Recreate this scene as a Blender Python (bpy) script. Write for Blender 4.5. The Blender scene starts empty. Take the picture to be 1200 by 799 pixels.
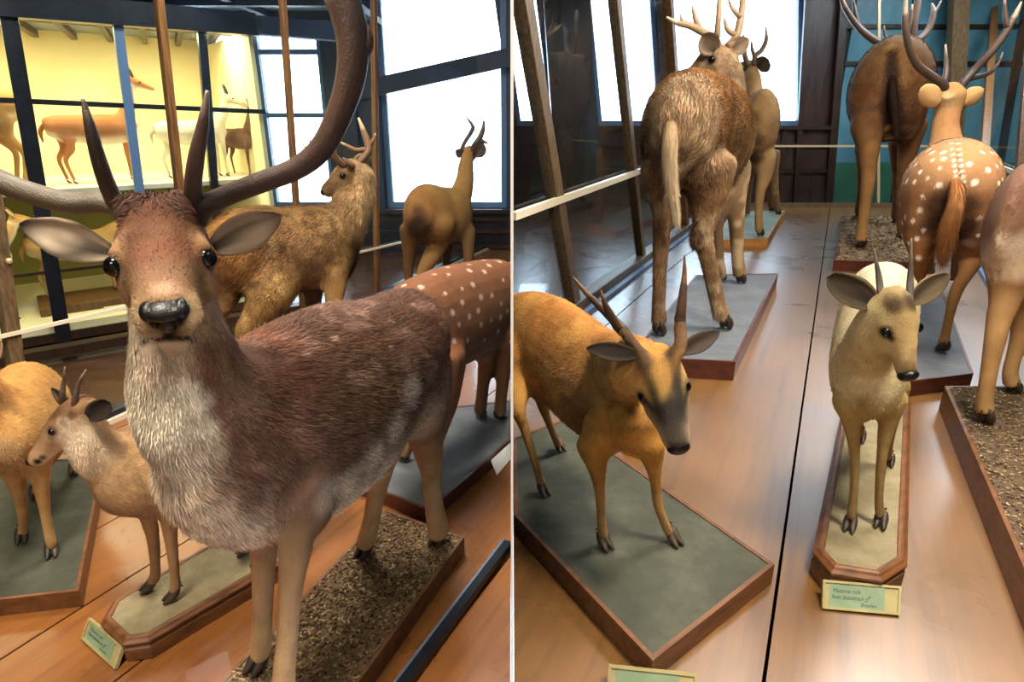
import bpy, bmesh, math, random
import numpy as np
from mathutils import Vector, Matrix, noise
from mathutils.kdtree import KDTree
from mathutils.bvhtree import BVHTree

random.seed(7); rng = np.random.default_rng(7)
C = bpy.context.scene.collection

# ------------------------------------------------------------------ camera maths (1200 x 799)
FP = 720.0; HC = 1.4
PITCH = math.atan(260 / FP); CP, SP = math.cos(PITCH), math.sin(PITCH)
CAM = np.array([0., 0., HC])
ZR = 0.30                                   # the floor of the bay on the other side of the partition is a step higher

def ray(x, y):
    a = (x - 600) / FP; b = (399.5 - y) / FP
    return np.array([a, CP + b * SP, -SP + b * CP])
def G(x, y, z=0.):                           # point of a horizontal plane
    r = ray(x, y); return CAM + r * ((z - HC) / r[2])
def P(x, y, Y):                              # point at a distance Y
    r = ray(x, y); return CAM + r * (Y / r[1])
def PLN(x, y, p0, n):
    r = ray(x, y); return CAM + r * (np.dot(np.asarray(p0) - CAM, n) / np.dot(r, n))
def dep(w):
    w = np.asarray(w) - CAM; return w[1] * CP - w[2] * SP
def m_of(w, px): return px * dep(w) / FP     # size in metres of px pixels at w
def proj(w):
    w = np.asarray(w) - CAM; d = w[1] * CP - w[2] * SP
    return 600 + FP * w[0] / d, 399.5 - FP * (w[1] * SP + w[2] * CP) / d
def nrm(v):
    v = np.asarray(v, float); return v / max(np.linalg.norm(v), 1e-9)
def hx(s):
    s = s.lstrip('#'); c = np.array([int(s[i:i+2], 16) for i in (0, 2, 4)]) / 255.
    return np.where(c <= .04045, c / 12.92, ((c + .055) / 1.055) ** 2.4)
def hxa(s): return tuple(hx(s)) + (1.,)

# ------------------------------------------------------------------ objects
def link(o):
    C.objects.link(o); return o
def tag(o, label=None, cat=None, group=None, kind=None):
    if label: o['label'] = label
    if cat: o['category'] = cat
    if group: o['group'] = group
    if kind: o['kind'] = kind
    return o
def empty(name, loc, label, cat, group=None):
    o = bpy.data.objects.new(name, None); o.location = tuple(loc); o.empty_display_size = .05
    link(o); return tag(o, label, cat, group)
def mesh_obj(name, V, F, mat, parent=None, cols=None, smooth=True, bev=0, extra=None):
    V = np.asarray(V, float)
    me = bpy.data.meshes.new(name)
    # an object without a parent keeps its origin at its own base
    top = parent
    if top is not None:
        while top.parent: top = top.parent
        base = np.array(top.location)
    else:
        lo, hi = V.min(0), V.max(0); base = np.array([(lo[0]+hi[0])/2, (lo[1]+hi[1])/2, lo[2]])
    me.from_pydata((V - base).tolist(), [], [list(map(int, f)) for f in F]); 
    if cols is not None:
        a = me.color_attributes.new('Col', 'FLOAT_COLOR', 'POINT')
        cc = np.ones((len(V), 4), np.float32); cc[:, :3] = cols
        a.data.foreach_set('color', cc.ravel())
    if smooth: me.polygons.foreach_set('use_smooth', [True] * len(me.polygons))
    me.materials.append(mat); me.update()
    o = bpy.data.objects.new(name, me); link(o)
    if parent is None: o.location = tuple(base)
    else: o.parent = parent
    if bev:
        md = o.modifiers.new('b', 'BEVEL'); md.width = bev; md.segments = 2; md.limit_method = 'ANGLE'
    return o

class MB:
    """collects shapes and links them as ONE mesh object"""
    def __init__(s): s.V, s.F, s.K = [], [], []
    def add(s, V, F, col=None):
        b = len(s.V); s.V.extend([list(map(float, v)) for v in V]); s.F.extend([[b + i for i in f] for f in F])
        if col is not None:
            col = np.asarray(col); s.K.extend(np.tile(col, (len(V), 1)).tolist() if col.ndim == 1 else col.tolist())
        return s
    def box(s, lo, hi):
        x0, y0, z0 = lo; x1, y1, z1 = hi
        return s.add([(x0,y0,z0),(x1,y0,z0),(x1,y1,z0),(x0,y1,z0),(x0,y0,z1),(x1,y0,z1),(x1,y1,z1),(x0,y1,z1)],
                     [(3,2,1,0),(4,5,6,7),(0,1,5,4),(1,2,6,5),(2,3,7,6),(3,0,4,7)])
    def bar(s, p, q, w, d=None, up=(0,0,1)):
        p, q = np.asarray(p, float), np.asarray(q, float); d = d or w
        t = nrm(q - p); u = np.asarray(up, float)
        if abs(np.dot(t, nrm(u))) > .95: u = np.array([0., 1, 0])
        a = nrm(np.cross(t, u)); b = np.cross(a, t)
        V = [c + a * (sx * w / 2) + b * (sy * d / 2) for c in (p, q) for sx, sy in ((-1,-1),(1,-1),(1,1),(-1,1))]
        return s.add(V, [(3,2,1,0),(4,5,6,7),(0,1,5,4),(1,2,6,5),(2,3,7,6),(3,0,4,7)])
    def prism(s, poly, z0, z1, poly2=None):
        n = len(poly); poly2 = poly if poly2 is None else poly2
        a = sum(poly[i][0]*poly[(i+1)%n][1]-poly[(i+1)%n][0]*poly[i][1] for i in range(n))
        if a < 0: poly = poly[::-1]; poly2 = poly2[::-1]
        V = [(p[0], p[1], z0) for p in poly] + [(p[0], p[1], z1) for p in poly2]
        return s.add(V, [list(range(n))[::-1], list(range(n, 2*n))] + [(i, (i+1)%n, n+(i+1)%n, n+i) for i in range(n)])
    def tube(s, pts, rad, n=12, col=None, step=None):
        pts = np.asarray(pts, float); rad = np.asarray(rad, float)
        if len(pts) > 2: pts, rad = cr(pts, 6), cr(rad[:, None], 6)[:, 0]
        k = len(pts); T = np.gradient(pts, axis=0); T /= np.maximum(np.linalg.norm(T, axis=1)[:, None], 1e-9)
        a = np.cross(T[0], [0.3, 1, .2]); a = nrm(a); V = []
        for i in range(k):
            a = nrm(a - T[i] * np.dot(a, T[i])); b = np.cross(T[i], a)
            for j in range(n):
                th = 2*math.pi*j/n; V.append(pts[i] + rad[i]*(math.cos(th)*a + math.sin(th)*b))
        F = [(i*n+j, i*n+(j+1)%n, (i+1)*n+(j+1)%n, (i+1)*n+j) for i in range(k-1) for j in range(n)]
        F += [list(range(n))[::-1], list(range((k-1)*n, k*n))]
        return s.add(V, F, col)
    def ball(s, c, r, n=14, axes=None, col=None):
        r = np.ones(3) * r if np.isscalar(r) else np.asarray(r, float)
        A = np.eye(3) if axes is None else np.asarray(axes)
        V, F = [], []
        m = n // 2
        for i in range(m + 1):
            ph = math.pi * i / m
            for j in range(n):
                th = 2*math.pi*j/n
                q = np.array([math.sin(ph)*math.cos(th), math.sin(ph)*math.sin(th), math.cos(ph)]) * r
                V.append(np.asarray(c) + q @ A)
        F = [((i)*n+j, (i+1)*n+j, (i+1)*n+(j+1)%n, i*n+(j+1)%n) for i in range(m) for j in range(n)]
        return s.add(V, F, col)
    def build(s, name, mat, parent=None, smooth=False, bev=0):
        return mesh_obj(name, s.V, s.F, mat, parent, np.array(s.K) if len(s.K) == len(s.V) and s.K else None, smooth, bev)

def cr(A, k):
    """Catmull-Rom through the rows of A"""
    A = np.asarray(A, float); n = len(A); out = []
    for i in range(n - 1):
        p0 = A[max(i-1, 0)]; p1 = A[i]; p2 = A[i+1]; p3 = A[min(i+2, n-1)]
        for j in range(k):
            t = j / k
            out.append(.5*((2*p1)+(-p0+p2)*t+(2*p0-5*p1+4*p2-p3)*t*t+(-p0+3*p1-3*p2+p3)*t**3))
    out.append(A[-1]); return np.array(out)

# ------------------------------------------------------------------ materials
def mat(name, base=(.5,.5,.5), rough=.6, metal=0., spec=.5, coat=0.):
    m = bpy.data.materials.new(name); m.use_nodes = True
    b = m.node_tree.nodes['Principled BSDF']
    b.inputs['Base Color'].default_value = tuple(base[:3]) + (1,)
    b.inputs['Roughness'].default_value = rough; b.inputs['Metallic'].default_value = metal
    b.inputs['Specular IOR Level'].default_value = spec; b.inputs['Coat Weight'].default_value = coat
    return m
def N(m, t, **kw):
    n = m.node_tree.nodes.new(t)
    for k, v in kw.items(): setattr(n, k, v)
    return n
def L(m, a, b): m.node_tree.links.new(a, b)
def ramp(m, stops):
    r = N(m, 'ShaderNodeValToRGB'); e = r.color_ramp.elements
    while len(e) < len(stops): e.new(.5)
    for q, (p, c) in zip(e, stops): q.position = p; q.color = c
    return r
def noisy(m, stops, scale=8., stretch=(1,1,1), bump=.0, bscale=60., detail=6., rot=0., bdist=.01):
    """base colour from stretched noise, with an optional bump"""
    tc = N(m, 'ShaderNodeTexCoord'); mp = N(m, 'ShaderNodeMapping')
    ge = N(m, 'ShaderNodeNewGeometry')
    L(m, ge.outputs['Position'], mp.inputs['Vector'])
    mp.vector_type = 'TEXTURE'; mp.inputs['Rotation'].default_value = (0, 0, rot); mp.inputs['Scale'].default_value = tuple(1 / q for q in stretch)
    n = N(m, 'ShaderNodeTexNoise'); n.inputs['Scale'].default_value = scale; n.inputs['Detail'].default_value = detail
    n.inputs['Roughness'].default_value = .65
    L(m, mp.outputs[0], n.inputs['Vector'])
    r = ramp(m, stops); L(m, n.outputs['Fac'], r.inputs['Fac'])
    b = m.node_tree.nodes['Principled BSDF']; L(m, r.outputs[0], b.inputs['Base Color'])
    if bump:
        n2 = N(m, 'ShaderNodeTexNoise'); n2.inputs['Scale'].default_value = bscale; n2.inputs['Detail'].default_value = 8
        L(m, mp.outputs[0], n2.inputs['Vector'])
        bp = N(m, 'ShaderNodeBump'); bp.inputs['Strength'].default_value = bump; bp.inputs['Distance'].default_value = bdist
        L(m, n2.outputs['Fac'], bp.inputs['Height']); L(m, bp.outputs[0], b.inputs['Normal'])
    return m
def vcol(name, rough=.8, spec=.2, sheen=0., nscale=0., bump=0.):
    m = mat(name, rough=rough, spec=spec)
    b = m.node_tree.nodes['Principled BSDF']
    a = N(m, 'ShaderNodeAttribute'); a.attribute_name = 'Col'
    L(m, a.outputs['Color'], b.inputs['Base Color'])
    if bump:
        n2 = N(m, 'ShaderNodeTexNoise'); n2.inputs['Scale'].default_value = nscale; n2.inputs['Detail'].default_value = 5
        bp = N(m, 'ShaderNodeBump'); bp.inputs['Strength'].default_value = bump; bp.inputs['Distance'].default_value = .004
        L(m, n2.outputs['Fac'], bp.inputs['Height']); L(m, bp.outputs[0], b.inputs['Normal'])
    return m

M = {}
M['skin'] = vcol('coat_skin', .85, .15, nscale=120, bump=.5)
M['fur'] = vcol('coat_fur', .75, .25)
M['ear'] = vcol('ear_skin', .8, .2, nscale=150, bump=.4)
M['antler'] = vcol('antler_bone', .42, .45, nscale=70, bump=.5)
M['hoof'] = noisy(mat('hoof_horn', rough=.5), [(.3, hxa('#241a13')), (.7, hxa('#4a3828'))], 40)
M['eye'] = mat('glass_eye', hx('#060403'), .12, 0, .4, 0.)
M['nose'] = noisy(mat('nose_leather', rough=.36, spec=.35), [(.3, hxa('#070505')), (.7, hxa('#120d0b'))], 90, bump=.4, bscale=300, bdist=.002)

# ------------------------------------------------------------------ animals
class Tube:
    """a lofted limb: sections (centre, half width, half height) with dorsal / flank / belly colours"""
    def __init__(s, secs, lat, cols, flow=-1, hair=.012, n=22, seg=5, shag=1.):
        s.secs = secs; s.lat = np.asarray(lat, float); s.cols = cols; s.flow = flow; s.hair = hair; s.n = n; s.seg = seg; s.shag = shag
    def mesh(s):
        c = np.array([q[0] for q in s.secs]); r = np.array([[q[1], q[2]] for q in s.secs])
        k = s.cols if isinstance(s.cols, list) else [s.cols] * len(c)
        K = np.array([[hx(x) if isinstance(x, str) else x for x in t] for t in k]).reshape(len(c), 9)
        A = cr(np.hstack([c, r, K]), s.seg); c = A[:, :3]; r = np.maximum(A[:, 3:5], .003); K = np.clip(A[:, 5:], 0, 1).reshape(-1, 3, 3)
        T = np.gradient(c, axis=0); T /= np.maximum(np.linalg.norm(T, axis=1)[:, None], 1e-9)
        V, col, fl = [], [], []
        for i in range(len(c)):
            la = s.lat if s.lat.ndim == 1 else s.lat[min(i // s.seg, len(s.lat)-1)]
            a = nrm(la - T[i] * np.dot(la, T[i])); u = np.cross(T[i], a)
            for j in range(s.n):
                th = 2 * math.pi * j / s.n; sn = math.sin(th)
                V.append(c[i] + a * r[i, 0] * math.cos(th) + u * r[i, 1] * sn)
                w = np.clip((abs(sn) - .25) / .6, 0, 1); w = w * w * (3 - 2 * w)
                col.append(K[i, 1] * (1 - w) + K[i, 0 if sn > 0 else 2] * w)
                fl.append(T[i] * s.flow)
        n = s.n; k = len(c)
        F = [(i*n+j, i*n+(j+1)%n, (i+1)*n+(j+1)%n, (i+1)*n+j) for i in range(k-1) for j in range(n)]
        F += [list(range(n))[::-1], list(range((k-1)*n, k*n))]
        return np.array(V), F, np.array(col), np.array(fl)

class Blob(Tube):
    def __init__(s, c, r, col, hair=.008, axes=None, flow=(0, 0, -1)):
        s.c, s.r, s.col, s.hair, s.axes, s.fl = c, r, col, hair, axes, flow; s.shag = 1.
    def mesh(s):
        b = MB().ball(s.c, s.r, 12, s.axes); V = np.array(b.V)
        return V, b.F, np.tile(hx(s.col) if isinstance(s.col, str) else s.col, (len(V), 1)), np.tile(np.asarray(s.fl, float), (len(V), 1))

class Head:
    """frame of a head from poll to nose tip"""
    PROFILE = [(-.14,.50,.55),(-.02,.84,.95),(.16,.97,1.12),(.36,1.0,1.08),(.54,.76,.90),(.70,.60,.70),(.86,.54,.60),(.96,.46,.48),(1.0,.25,.26)]
    def __init__(s, poll, nose, w, left=None, profile=None, hk=1.):
        s.p, s.w = np.asarray(poll, float), w; s.A = np.asarray(nose, float) - s.p; s.len = np.linalg.norm(s.A); s.T = s.A / s.len
        l = np.array([-s.T[1], s.T[0], 0]) if left is None else np.asarray(left, float)
        s.lat = nrm(l - s.T * np.dot(l, s.T)); s.up = np.cross(s.T, s.lat); s.prof = profile or s.PROFILE; s.hk = hk
    def at(s, a, lat=0, up=0): return s.p + s.A * a + s.lat * lat * s.w + s.up * up * s.w
    def tube(s, cols, hair=.007, drop=.0):
        return Tube([(s.at(a, 0, drop * a), rw * s.w, rh * s.w * s.hk) for a, rw, rh in s.prof], s.lat, cols, -1, hair, 24, 5)

def ear_mesh(mb, base, tip, width, face, c_out, c_in, cup=.35, thick=.006, round_=.75, tipc=None):
    base, tip = np.asarray(base, float), np.asarray(tip, float); ax = tip - base; ln = np.linalg.norm(ax); t = ax / ln
    f = nrm(np.asarray(face) - t * np.dot(face, t)); sd = np.cross(t, f)
    ns, nt = 14, 9; O, I = [], []; co, ci = [], []
    for i in range(ns):
        a = i / (ns - 1)
        w = width * .5 * float(np.interp(a, [0, .08, .2, .4, .6, .8, .92, 1.], [.42, .58, .82, 1., .93 + (.75 - round_) * .3, .62 + (.75 - round_) * .9, .34 + (.75 - round_) * 1.2, .03])) + .001
        for j in range(nt):
            q = j / (nt - 1) * 2 - 1
            p = base + ax * a + sd * q * w + f * (cup * w * (q * q) - cup * w * .6)
            I.append(p + f * thick * .5 * (1 - a * .6)); O.append(p - f * thick * .5 * (1 - a * .6))
            k = hx(c_in) * (.35 + .65 * min(1, a * 2.2) if abs(q) < .45 else 1.)
            e = hx(tipc) if tipc else None
            k = k * (1 + .45 * noise.noise(Vector((q * 5., a * 2.2, width * 90)))) * (1 - .45 * max(0, 1 - abs(q + .25) * 2.2) * min(1, 2.4 * (1 - a)))
            ko = hx(c_out) * (1 + .25 * noise.noise(Vector((q * 7., a * 3., 9 + width * 50))))
            if e is not None:
                g = np.clip((a - .72) / .25, 0, 1); ko = ko * (1-g) + e * g; k = k * (1-g) + e * g
            if abs(q) > .75: k = .4 * k + .6 * ko
            ci.append(k); co.append(ko)
    V = O + I; m = ns * nt; F = []
    for i in range(ns - 1):
        for j in range(nt - 1):
            a, b, c, d = i*nt+j, i*nt+j+1, (i+1)*nt+j+1, (i+1)*nt+j
            F.append((a, d, c, b)); F.append((m+a, m+b, m+c, m+d))
    for i in range(ns - 1):
        a, d = i*nt, (i+1)*nt; F.append((a, m+a, m+d, d)); a, d = i*nt+nt-1, (i+1)*nt+nt-1; F.append((a, d, m+d, m+a))
    for j in range(nt - 1):
        F.append((j, j+1, m+j+1, m+j)); a = (ns-1)*nt+j; F.append((a, m+a, m+a+1, a+1))
    mb.add(V, F, np.array(co + ci))

def antler(parent, beams, cols=('#3a2a20', '#6b4e38', '#d9c7a4'), name='antler', tine=None):
    """beams: lists of (px, py, Y, radius px); the first one is the main beam"""
    mb = MB()
    for q, b in enumerate(beams):
        pts = np.array([P(x, y, Y) for x, y, Y, r in b]); rad = np.array([m_of(p, r) for p, (_, _, _, r) in zip(pts, b)])
        n0 = len(mb.V); mb.tube(pts, rad, 12)
        k = (len(mb.V) - n0) // 12; cc = []
        for i in range(k):
            t = i / max(k - 1, 1)
            c0, c1, c2 = map(hx, cols if q == 0 or tine is None else tine)
            c = c0 * (1-t*2) + c1 * t * 2 if t < .5 else c1 * (2-2*t) + c2 * (2*t-1) if t > .8 else c1 * (1 - (t-.5)) + c2 * (t-.5) * .3
            for j in range(12):
                s = 1 + .25 * noise.noise(Vector(mb.V[n0 + i*12 + j]) * 60); cc.append(np.clip(c * s, 0, 1))
        mb.K.extend([list(x) for x in cc])
    return mb.build(name, M['antler'], parent, True)

def hoof(parent, h, d, s=1., dark=None):
    """a cloven hoof: two rounded toes side by side and two small dew claws"""
    d = np.array([d[0], d[1], 0.]); d /= np.linalg.norm(d); n = np.array([-d[1], d[0], 0]); mb = MB(); h = np.asarray(h, float)
    for sg in (-1, 1):
        path = [(-.016, .050, .006), (-.012, .040, .0115), (-.002, .026, .0145), (.012, .015, .0130), (.028, .008, .0085), (.040, .003, .003)]
        i0 = len(mb.V)
        mb.tube([h + (d * u + n * sg * (.0095 + max(u, 0) * .10)) * s + np.array([0, 0, z * s]) for u, z, r in path], [r * s for u, z, r in path], 10)
        mb.tube([h + (-d * .022 + n * sg * .008) * s + np.array([0, 0, .058 * s]), h + (-d * .032 + n * sg * .010) * s + np.array([0, 0, .046 * s])], [.005 * s, .002 * s], 6)
        for v in mb.V[i0:]: v[2] = max(v[2], h[2] + .0005)
    return mb.build('hoof', M['hoof'], parent, True)

class Animal:
    def __init__(s, name, base, label, cat='deer', group=None, voxel=.008, smooth=5):
        s.root = empty(name, base, label, cat, group); s.tubes = []; s.vox = voxel; s.sm = smooth; s.bvh = None; s.root_in = .85; s.lk = 1.; s.clump = .32; s.jit = 26; s.cs = max(1., voxel / .006)
    def add(s, *t): s.tubes.extend(t)
    def leg(s, hf, zp, pts, n, d, cols, hs=1., dY=0., hair=.006, dark=None):
        """hf: hoof pixel on the plinth top zp; pts: (px, py, radius px[, dY]) from the body down"""
        H = G(hf[0], hf[1], zp); secs = []; kk = []
        m = len(pts)
        # depth of the flank where the leg joins it, so that the limb roots inside the body
        if s.bvh is None:
            Vs, Fs, b = [], [], 0
            for t in s.tubes:
                V, F, _, _ = t.mesh(); Vs += [tuple(v) for v in V]; Fs += [[b + i for i in f] for f in F]; b += len(V)
            s.bvh = BVHTree.FromPolygons(Vs, Fs)
        pts = [(q[0], q[1], q[2] * (1 - (1 - s.lk) * min(i, 2) / 2), *q[3:]) for i, q in enumerate(pts)]
        sh = []
        for i, q in enumerate(pts[:3]):
            Y = q[3] if len(q) > 3 else H[1]; r = ray(q[0], q[1]); rn = np.linalg.norm(r); rr = Vector(r / rn)
            hits = []; o = Vector(CAM)
            for _ in range(12):
                hp = s.bvh.ray_cast(o, rr)[0]
                if hp is None: break
                hits.append(hp.y); o = hp + rr * 1e-3
            if hits:
                rad = m_of(P(q[0], q[1], Y), q[2]); lo, hi = min(hits), max(hits)
                a_, b_ = lo + rad * s.root_in, hi - rad * s.root_in
                Y2 = (lo + hi) / 2 if a_ > b_ else min(max(Y, a_), b_)
                sh.append(Y2 - Y)
            else: sh.append(None)
        if sh and sh[0] is None: sh[0] = 0.
        sh = [0. if v is None else v for v in sh]
        for i in range(1, 3):
            if len(sh) > i: sh[i] = sh[i] if sh[i] else sh[i-1] * .55
        for i, q in enumerate(pts):
            Y = (q[3] if len(q) > 3 else H[1] + dY * (1 - i / m)) + (sh[i] if i < len(sh) else sh[-1] * .5 ** (i - 2) if sh else 0)
            c = P(q[0], q[1], Y)
            if i == 0:
                k = m_of(c, q[2]); nx = P(pts[1][0], pts[1][1], Y); up = nrm(c - nx)
                for f_, g_ in ((.62, .12), (.45, .66)):
                    secs.append((c + up * k * f_, k * g_, k * g_ * 1.1)); kk.append((hx(cols[0]),) * 3)
            secs.append((c, m_of(c, q[2]), m_of(c, q[2]) * 1.12)); t = i / max(m - 1, 1)
            kk.append(tuple(hx(a) * (1-t) + hx(b) * t for a, b in ((cols[0], cols[1]),) * 3))
        rl = secs[-1][1]
        if secs[-1][0][2] > zp + .045 * hs:
            secs.append((H + np.array([0, 0, .036 * hs]), max(rl * .95, .014 * hs), max(rl, .016 * hs))); kk.append(kk[-1])
        s.add(Tube(secs, n, kk, +1, hair, 14, 4)); hoof(s.root, H, d, hs); return H
    def build(s, paint=(), spots=None, mottle=None, fur=0, fw=.0016, cut=None, lift=.22, fur_len=1., vary=.25):
        Vs, Fs, Ks, Ls, Hs, Sg = [], [], [], [], [], []; b = 0
        for ti, t in enumerate(s.tubes):
            V, F, K, fl = t.mesh(); Sg += [ti] * len(V); Vs.append(V); Fs += [[b + i for i in f] for f in F]; Ks.append(K); Ls.append(fl)
            Hs.append(np.full(len(V), t.hair)); b += len(V)
        V = np.vstack(Vs); K = np.vstack(Ks); FL = np.vstack(Ls); HL = np.concatenate(Hs)
        me = bpy.data.meshes.new('tmp'); me.from_pydata(V.tolist(), [], Fs); me.update()
        o = bpy.data.objects.new('tmp', me); link(o)
        r = o.modifiers.new('r', 'REMESH'); r.mode = 'VOXEL'; r.voxel_size = s.vox; r.use_smooth_shade = True
        q = o.modifiers.new('s', 'SMOOTH'); q.factor = .5; q.iterations = s.sm
        dg = bpy.context.evaluated_depsgraph_get(); body = bpy.data.meshes.new_from_object(o.evaluated_get(dg))
        bpy.data.objects.remove(o); bpy.data.meshes.remove(me)
        if cut is not None:                              # the mount stands flush against the partition
            bm = bmesh.new(); bm.from_mesh(body); sg = cut
            g = bmesh.ops.bisect_plane(bm, geom=bm.verts[:] + bm.edges[:] + bm.faces[:], plane_co=(sg * .004, 0, 0), plane_no=(sg, 0, 0), clear_inner=True)
            bmesh.ops.holes_fill(bm, edges=[e for e in bm.edges if e.is_boundary]); bmesh.ops.triangulate(bm, faces=[f for f in bm.faces if len(f.verts) > 4])
            bm.to_mesh(body); bm.free()
        nv = len(body.vertices); W = np.empty(nv * 3); body.vertices.foreach_get('co', W); W = W.reshape(-1, 3)
        NM = np.empty(nv * 3, np.float32); body.vertices.foreach_get('normal', NM); NM = NM.reshape(-1, 3).astype(float)
        kd = KDTree(len(V))
        for i, v in enumerate(V): kd.insert(v, i)
        kd.balance()
        # joints: where two limbs meet the surface is smoothed further
        Sg = np.array(Sg); jm = np.zeros(nv)
        for i in range(nv):
            near = kd.find_n(W[i], 12); d0 = near[0][2]
            ids = {Sg[ix] for _, ix, ds in near if ds < d0 * 1.6 + .012}
            jm[i] = len(ids) > 1
        ne = len(body.edges); E = np.empty(ne * 2, np.int32); body.edges.foreach_get('vertices', E); E = E.reshape(-1, 2)
        deg = np.bincount(E.ravel(), minlength=nv)[:, None].astype(float); deg[deg == 0] = 1
        def avg(A):
            o_ = np.zeros_like(A); np.add.at(o_, E[:, 0], A[E[:, 1]]); np.add.at(o_, E[:, 1], A[E[:, 0]]); return o_ / deg
        for _ in range(8): jm = np.maximum(jm, avg(jm[:, None])[:, 0])
        edge_ = np.zeros(nv, bool)
        if cut is not None: edge_ = W[:, 0] * cut < .006
        k_ = (np.clip(jm, 0, 1) * .6)[:, None]; k_[edge_] = 0
        for _ in range(s.jit):
            W = W + (avg(W) - W) * k_
        body.vertices.foreach_set('co', W.ravel()); body.update(); body.vertices.foreach_get('normal', (tmpn := np.empty(nv * 3, np.float32))); NM = tmpn.reshape(-1, 3).astype(float)
        col = np.zeros((nv, 3)); flo = np.zeros((nv, 3)); hl = np.zeros(nv)
        for i in range(nv):
            tw = 0
            for co, ix, ds in kd.find_n(W[i], 5):
                w = 1 / (ds * ds + 2e-5); tw += w; col[i] += w * K[ix]; flo[i] += w * FL[ix]; hl[i] += w * HL[ix]
            col[i] /= tw; hl[i] /= tw
        if mottle:
            for sc, amp, c2 in mottle:
                cc = hx(c2) if c2 else None
                for i in range(nv):
                    x = noise.noise(Vector(W[i]) * sc) + .5 * noise.noise(Vector(W[i]) * sc * 2.3)
                    if cc is None: col[i] *= 1 + amp * x
                    else:
                        g = np.clip((x - .15) * 3, 0, 1) * amp; col[i] = col[i] * (1-g) + cc * g
        if spots:
            sc, rad, dist, nmax, test = spots; pts = []
            for i in rng.permutation(nv):
                if len(pts) >= nmax: break
                if not test(W[i], NM[i]): continue
                if all((W[i][0]-p[0])**2 + (W[i][1]-p[1])**2 + (W[i][2]-p[2])**2 > dist * dist for p in pts): pts.append(W[i])
            for p in pts:
                rr = rad * rng.uniform(.7, 1.25); dd = np.linalg.norm(W - p, axis=1); g = np.clip((rr - dd) / (rr * .35), 0, 1)[:, None]
                col = col * (1-g) + hx(sc) * g
        if paint:
            bv = BVHTree.FromPolygons([tuple(v) for v in W], [tuple(p.vertices) for p in body.polygons])
            for e in paint:
                at, rad, c, st = e[:4]
                if len(at) == 2:
                    h = bv.ray_cast(Vector(CAM), Vector(ray(*at)).normalized())[0]
                    if h is None: continue
                    at = np.array(h)
                d = W - np.asarray(at)
                dd = np.linalg.norm(d, axis=1); g = (np.clip((rad - dd) / (rad * .6), 0, 1) * st)[:, None]
                col = col * (1-g) + hx(c) * g
                if len(e) > 4: hl = hl * (1 - (g[:, 0] > .3))
        col = np.clip(col, .003, 1)
        polys = [tuple(p.vertices) for p in body.polygons]; bpy.data.meshes.remove(body)
        ob = mesh_obj('body', W, polys, M['skin'], s.root, col)
        if fur:
            tri = []
            for p in polys:
                tri.append(p[:3])
                if len(p) == 4: tri.append((p[0], p[2], p[3]))
            tri = np.array(tri); a, b_, c_ = W[tri[:, 0]], W[tri[:, 1]], W[tri[:, 2]]
            ar = np.linalg.norm(np.cross(b_ - a, c_ - a), axis=1); ar *= (hl[tri[:, 0]] > .0045)
            # hairs only where they could be seen from around the camera
            ctr = (a + b_ + c_) / 3; fn = NM[tri[:, 0]]; vd = CAM - ctr; vd /= np.linalg.norm(vd, axis=1)[:, None]
            ar *= (np.einsum('ij,ij->i', fn, vd) > -.45)
            ix = rng.choice(len(tri), fur, p=ar / ar.sum()); u, v = rng.random(fur), rng.random(fur); k = u + v > 1; u[k], v[k] = 1-u[k], 1-v[k]
            R = a[ix] + (b_[ix]-a[ix]) * u[:, None] + (c_[ix]-a[ix]) * v[:, None]; vi = tri[ix, 0]
            n = NM[vi]; f = flo[vi]; f = f / np.maximum(np.linalg.norm(f, axis=1)[:, None], 1e-6) + np.array([0, 0, -.35])
            # gentle swirls in the coat
            sw = np.array([[noise.noise(Vector(p) * 9), noise.noise(Vector(p) * 9 + Vector((5, 1, 2))), noise.noise(Vector(p) * 9 + Vector((1, 7, 3)))] for p in R])
            f = f + sw * .5
            f = f - n * np.einsum('ij,ij->i', f, n)[:, None]; f /= np.maximum(np.linalg.norm(f, axis=1)[:, None], 1e-6)
            d = f + n * (lift * rng.uniform(.4, 1.6, (fur, 1))) + rng.normal(0, .16, (fur, 3)); d /= np.linalg.norm(d, axis=1)[:, None]
            wv = np.cross(n, d); wv /= np.maximum(np.linalg.norm(wv, axis=1)[:, None], 1e-6)
            ln = (hl[vi] * rng.uniform(.6, 1.3, fur) * fur_len)[:, None]; hw = (fw * rng.uniform(.7, 1.3, fur))[:, None] / 2
            R = R - n * .001
            mid = R + d * ln * .55; tip = R + (d + np.array([0, 0, -.12])) * ln - n * ln * .08
            VV = np.stack([R - wv*hw, R + wv*hw, mid + wv*hw*.8, mid - wv*hw*.8, tip], 1).reshape(-1, 3)
            cl = np.array([noise.noise(Vector(p) * 38 / s.cs) + .7 * noise.noise(Vector((p[0] * 90, p[1] * 90, p[2] * 30)) / s.cs) for p in R])[:, None]
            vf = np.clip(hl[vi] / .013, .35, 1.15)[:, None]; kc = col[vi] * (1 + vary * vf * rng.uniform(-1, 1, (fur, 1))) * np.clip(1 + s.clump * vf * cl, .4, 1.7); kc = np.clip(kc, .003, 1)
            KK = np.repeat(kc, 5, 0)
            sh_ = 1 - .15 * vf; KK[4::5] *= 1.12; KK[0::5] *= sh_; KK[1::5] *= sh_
            bi = np.arange(fur) * 5
            FF = [q for i in bi for q in ((i, i+1, i+2, i+3), (i+3, i+2, i+4))]
            if cut is not None:
                keep = np.all((VV.reshape(-1, 5, 3)[:, :, 0] * cut) > .004, axis=1)
                VV = VV.reshape(-1, 5, 3)[keep].reshape(-1, 3); KK = KK.reshape(-1, 5, 3)[keep].reshape(-1, 3); FF = FF[:2 * keep.sum()]
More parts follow.
